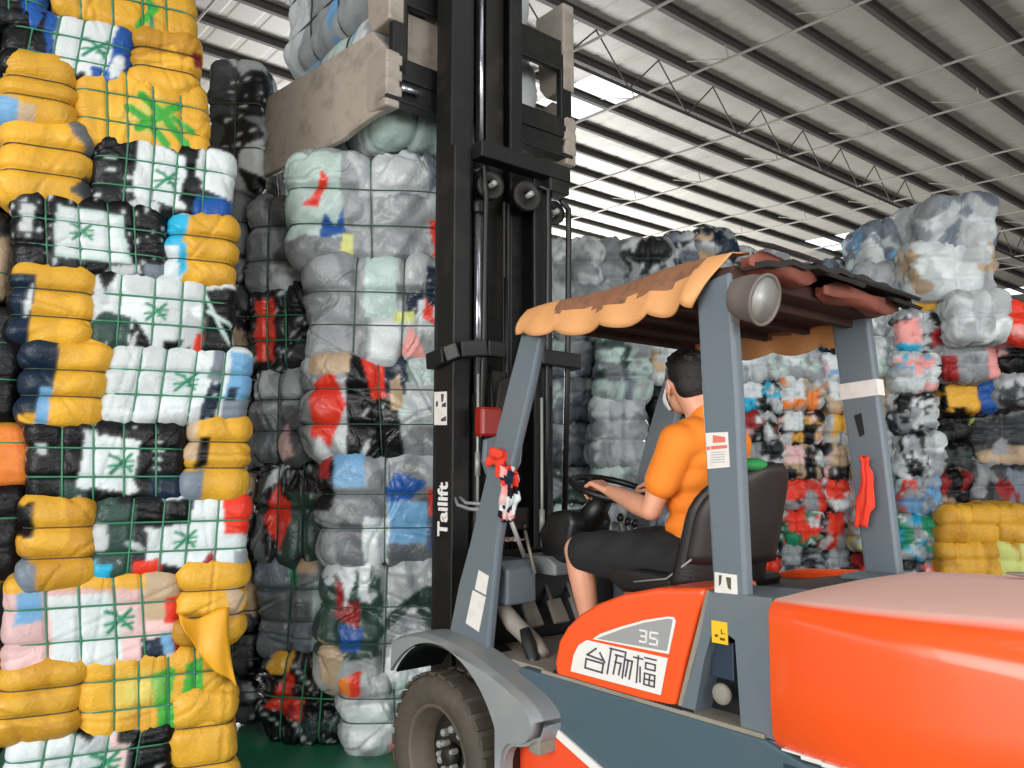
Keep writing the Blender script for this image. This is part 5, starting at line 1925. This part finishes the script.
# tall white corner tower, upper right
T1 = 'pale bales of the tall tower'
for i, (bb, base, Yd, lab, rg) in enumerate([
    ((866, 222, 910, 268), 'wWSb', 7.6, 'pale blue-grey bale on the tower, left of its highest bale', (1, 1, 1)),
    ((899, 205, 936, 250), 'WGTw', 7.9, 'grey and cream bale behind the highest bale of the tower', (2, 1, 1)),
    ((925, 194, 1000, 248), 'wSwG', 7.2, 'large crumpled white bale at the very top of the tower', (1, 1, 1)),
    ((914, 240, 998, 296), 'WWwT', 7.2, 'white bale of three thick rolls under the topmost bale', (1, 1, 2)),
    ((858, 262, 916, 312), 'GSGD', 7.5, 'grey bale below the pale blue-grey one on the tower', (2, 1, 1)),
    ((908, 292, 962, 334), 'YKGW', 7.4, 'bale with a bright yellow bag in the tower', (2, 1, 1)),
    ((958, 290, 1014, 340), 'wWGw', 7.0, 'smooth off-white bale at the tower\'s right, above the reddish ones', (2, 1, 1)),
    ((1010, 300, 1060, 340), 'pRPp', 7.0, 'pink and red bale cut off by the right edge, beside the off-white bale', (2, 1, 1)),
    ((944, 332, 1004, 380), 'GwGG', 7.3, 'grey bale with a pink right end in the tower', (1, 1, 2)),
    ((1000, 338, 1060, 372), 'wPKb', 7.4, 'white and pink bale at the right edge, under the pink and red one', (2, 1, 1)),
    ((1000, 372, 1060, 404), 'GwGD', 7.4, 'grey bale at the right edge, below the white and pink one', (2, 1, 1)),
    ((944, 380, 1002, 412), 'YyBK', 7.5, 'yellow and blue bale in the tower, above the dark grey rolls', (2, 1, 1)),
    ((938, 410, 974, 440), 'KkDL', 7.9, 'black bale in the dark aisle, highest there', (2, 1, 1)),
    ((938, 440, 974, 474), 'kDKq', 7.9, 'black and dark grey bale in the dark aisle, middle one', (2, 1, 1)),
    ((938, 474, 974, 508), 'kTrK', 7.7, 'dark bale with brown and red in the aisle, just above the yellow bales', (2, 1, 1)),
    ((972, 408, 1060, 466), 'GGDT', 8.0, 'wide grey bale of three rolls at the right edge', (2, 1, 2)),
    ((972, 466, 1060, 510), 'SDrG', 8.0, 'steel grey and brown bale at the right edge, resting on yellow bales', (3, 1, 1))]):
    pl = Plane((0, Yd), (1, -.05))
    paint = []
    if i == 5:
        paint = [Pl('Y', .1, .05, .65, .8), Pl('B', .7, .1, 1.05, .9), Pl('w', -.1, .8, 1.05, 1.1)]
    if i == 8:
        paint = [Pl('p', .72, -.1, 1.05, 1.1), Pl('r', -.1, -.1, .2, .5), Pl('G', .0, .6, .7, 1.1)]
    if i == 11:
        paint = [Pl('Y', .05, .1, .6, .9), Pl('B', .62, -.1, 1.05, 1.1)]
    if i == 7:
        paint = [Pl('R', -.1, .4, .6, 1.1)]
    put(pl, bb, .6, rg, base, 1500 + i, paint, label=lab, group=T1, nseed=30, step=.016, straps=False, m=M['bale_far'], puff=.035, rnd=.07, wr=1.7, tight=.012, scraps=.15, pw=3.0)
# supports of the tower and the yellow bales in front of the aisle
YG = 'yellow bales in the dark aisle'
for k, (x0, x1) in enumerate(((944, 1000), (1000, 1056))):
    for i, (y0, y1) in enumerate(((508, 543), (543, 578), (578, 613), (613, 646))):
        if i >= 2 and k > 1:
            continue
        pl = Plane((0, 7.0), (1, 0))
        put(pl, (x0, y0, x1, y1), .8, (3, 1, 1), 'YYyY' if not (i == 1 and k == 1) else 'YYyL', 1600 + k * 10 + i,
            label=('yellow bale ' + ['on the upper visible row', 'on the lower visible row', 'third down, behind the orange hood', 'standing on the floor behind the hood'][i] + ', ' + ['left one', 'right one at the frame edge'][k]),
            group=YG, straps=False, step=.022, m=M['bale_far'], puff=.045, wr=.9)
# tops seen over the tarp roof: grey stack left, mixed crest behind
for i, (bb, base, Yd, lab, rg, tw) in enumerate([
    ((540, 240, 600, 305), 'WwGw', 6.9, 'pale strapped bale end beside the mast hose above the tarp roof', (1, 1, 2), .0),
    ((596, 238, 676, 300), 'wGGk', 7.0, 'long pale grey bale with dark writing, above the tarp roof', (2, 1, 2), .0),
    ((664, 232, 700, 290), 'SNGw', 7.3, 'bundle with navy and grey bags behind the roof, left of the tan one', (1, 1, 1), .0),
    ((696, 230, 736, 290), 'NTGw', 7.3, 'bundle with a tan and brown top above the roof peak', (1, 1, 1), .0),
    ((734, 248, 790, 312), 'wGDw', 7.7, 'speckled grey bundle above the red-brown roof edge', (1, 1, 1), .0),
    ((786, 262, 838, 312), 'SbDw', 7.7, 'blue-grey folded bundle above the red-brown roof edge', (3, 1, 0), .0),
    ((834, 258, 866, 312), 'GDwS', 7.9, 'grey bundle between the roof and the pale tower', (1, 1, 1), .0),
    ((556, 296, 640, 338), 'GMwS', 7.0, 'grey bale hidden behind the tarp skirt, left part', (2, 1, 1), .0),
    ((640, 288, 736, 338), 'DGwS', 7.2, 'grey bale hidden behind the tarp skirt, right part', (2, 1, 1), .0)]):
    pl = Plane((0, Yd), (1, .05))
    put(pl, bb, .6, rg, base, 1700 + i, [], label=lab, group='bales showing above the truck roof', nseed=44, step=.016, straps=False, m=M['bale_far'], puff=.05, rnd=.09, wr=1.7, speck=.1 if i != 0 else 0, scraps=.2, pw=3.0)

# ------------------------------------------------------------------ the hall
def slab(name, quad, z, m, kind='structure'):
    mb = MB()
    mb.prism([Vector((x, y, z - .12)) for x, y in quad], (0, 0, .12))
    return tag(mb.build(name, m), kind=kind)


hall = [W(-14.5, -9.5, 0).xy, W(34.5, -9.5, 0).xy, W(34.5, 24.5, 0).xy, W(-14.5, 24.5, 0).xy]
slab('floor', hall, 0, floor_mat())

slab('ground', [(-120, -120), (120, -120), (120, 120), (-120, 120)], -.125, mat('concrete_yard', '#a3a098', .8, dirt='#9a978f', dirt_amt=.5, dirt_scale=.5))  # unseen yard, added pale to bounce sky light up to the roof

# roof: sheets laid across purlins; frame shared with the truck's heading
RZ, RK_ = 6.75, .045                                                  # height over the truck and slope along its heading


def RW_(v, u, dz=0):
    return W(v, u, RZ + RK_ * u + dz)


ceil = bpy.data.objects.new('ceiling', None)
C.objects.link(ceil)
tag(ceil, kind='structure')
sky = [(-4.8, -1.6, -7.5, -.4), (.0, 3.0, -7.5, -.2), (5.6, 6.55, 5.85, 7.6), (15.9, 17.3, 5.2, 9.2), (25.4, 26.6, 5.9, 8.9)]     # open skylights, the first two added out of view to brighten the hood: v0, v1, u0, u1
SH = roof_mat()
vs = [-14, 34]
us = [-9, 24]
rib = .42
mb = MB()
nv = int((vs[1] - vs[0]) / rib)
# ribbed sheet: trapezoid profile along v, straight along u, with skylight gaps left open
prof = []
for k in range(nv):
    a = vs[0] + k * rib
    prof += [(a, 0), (a + rib * .72, 0), (a + rib * .78, .005), (a + rib * .94, .005)]
prof.append((vs[1], 0))


def sheet(va, vb, ua, ub):
    pr = [(va, 0)] + [(a, h) for a, h in prof if va < a < vb] + [(vb, 0)]
    rows = [[RW_(a, ua, h + .10) for a, h in pr], [RW_(a, ub, h + .10) for a, h in pr]]
    mb.loft(rows, cap=False, closed=False)


cur = vs[0]
for v0, v1, u0, u1 in sky:
    sheet(cur, v0, us[0], us[1])
    sheet(v0, v1, us[0], u0)
    sheet(v0, v1, u1, us[1])
    cur = v1
sheet(cur, vs[1], us[0], us[1])
mb.build('roof_sheet', SH, ceil)
u = -8.6
k = 0
SP = .80
u = 3.42 - 15 * SP
while u < 23.5:
    mb = MB()
    h = .09
    a, b = vs
    # cold-formed Z purlin
    P_ = [(0, 0), (.07, 0), (.07, .012), (.012, .012), (.012, h), (-.05, h), (-.05, h - .012), (0, h - .012)]
    pts0 = [RW_(a, u + p, .10 - h + q) for p, q in P_]
    mb.prism(pts0, RW_(b, u) - RW_(a, u))
    mb.build('purlin', M['purlin'], ceil)
    u += SP
# two light lattice girders under the purlins (bottom chord and zig-zag of rods)
for ug in (5.02,):
    mb = MB()
    mb.tube([RW_(vs[0], ug, -.62), RW_(vs[1], ug, -.62)], .022, 8)
    mb.build('lattice_chord', M['purlin'], ceil)
    mb = MB()
    v = vs[0]
    top = True
    while v < vs[1] - .5:
        mb.tube([RW_(v, ug, -.05 if top else -.62), RW_(v + .58, ug, -.62 if top else -.05)], .010, 6)
        v += .58
        top = not top
    mb.build('lattice_web', M['purlin'], ceil)
# tie rods running along the slope in pairs, with small struts
for i, v in enumerate([-9, -7, -5, -3, -1.2, .6, 2.5, 4.3, 6.1, 7.9, 9.7, 11.5, 13.3, 15.1, 17, 19, 21]):
    mb = MB()
    z = -.20 - .16 * (i % 2)
    mb.tube([RW_(v, us[0], z), RW_(v + .0, us[1], z)], .017, 8)
    mb.build('tie_rod', M['tie'], ceil)
    if i % 2 == 0:
        mb = MB()
        uu = 1.0
        while uu < 20:
            mb.tube([RW_(v, uu, z), RW_(v, uu + .05, .02)], .008, 6)
            mb.tube([RW_(v, uu, z), RW_(v, uu + .65, .0)], .007, 6)
            uu += 1.6
        mb.build('tie_strut', M['tie'], ceil)

# unseen end walls and loading-side header, added to keep sky light off the roof
wm = mat('wall_sheet', '#cfccc4', .6, dirt='#a5a29b', dirt_amt=.4, dirt_scale=.8)


def wall(name, a, b, z0, t=.15):
    (v0, u0), (v1, u1) = a, b
    mb = MB()
    d = (W(v1, u1, 0) - W(v0, u0, 0)).normalized()
    n = Vector((-d.y, d.x, 0)) * t
    A0, B0 = W(v0, u0, z0), W(v1, u1, z0)
    A1, B1 = RW_(v0, u0, .05), RW_(v1, u1, .05)
    mb.loft([[A0, B0, B1, A1], [A0 + n, B0 + n, B1 + n, A1 + n]])
    return tag(mb.build(name, wm), kind='structure')


wall('wall_front', (-14, 23.7), (34, 23.7), 0)
wall('wall_right', (33.8, -9), (33.8, 23.7), 0)
wall('wall_rear', (-14, -8.9), (34, -8.9), 4.6)
wall('wall_left', (-13.9, 23.7), (-13.9, -9), 4.2)

# ------------------------------------------------------------------ daylight and added fill lamps
w = bpy.data.worlds.new('daylight')
scene.world = w
w.use_nodes = True
nt = w.node_tree
bg = nt.nodes['Background']
bg.inputs['Color'].default_value = (.93, .97, 1.0, 1)
bg.inputs['Strength'].default_value = 2.3


def area(name, loc, target, sx_, sy_, power, col=(1, 1, 1), spread=180):
    l = bpy.data.lights.new(name, 'AREA')
    l.shape = 'RECTANGLE'
    l.size = sx_
    l.size_y = sy_
    l.energy = power
    l.color = col
    l.spread = math.radians(spread)
    o = bpy.data.objects.new(name, l)
    C.objects.link(o)
    o.location = loc
    d = Vector(target) - Vector(loc)
    o.rotation_euler = d.to_track_quat('-Z', 'Y').to_euler()
    return o


area('gate_side_fill', (-5.5, -6.5, 3.2), (1.0, 4, 2.4), 8, 5, 720, (1, .98, .96), 120)  # added fill lamp behind the camera, standing in for an unseen opening
area('gate_side_fill', (7.0, -6.0, 3.2), (3.0, 4, 3.4), 6, 4, 430, (1, .98, .96), 120)  # second added fill lamp, also out of view
area('roof_uplight_fill', tuple(W(10, 15, 2.8)), tuple(W(10, 10.5, 7.5)), 12, 3, 3600, (1, .99, .97))  # added lamp hidden behind the stacks, brightens the roof from below

# ------------------------------------------------------------------ camera
cd = bpy.data.cameras.new('camera')
cd.sensor_width = 36
cd.lens = 36 * FPX / 1024
cd.clip_start = .05
cam = bpy.data.objects.new('camera', cd)
C.objects.link(cam)
cam.location = (0, 0, CAM_H)
cam.rotation_euler = (PI / 2 + PITCH, 0, 0)
scene.camera = cam
scene.view_settings.view_transform = 'Standard'
scene.view_settings.look = 'None'
scene.view_settings.gamma = 1
scene.view_settings.use_curve_mapping = False
scene.view_settings.exposure = -0.45
scene.cycles.use_denoising = True
scene.cycles.max_bounces = 6
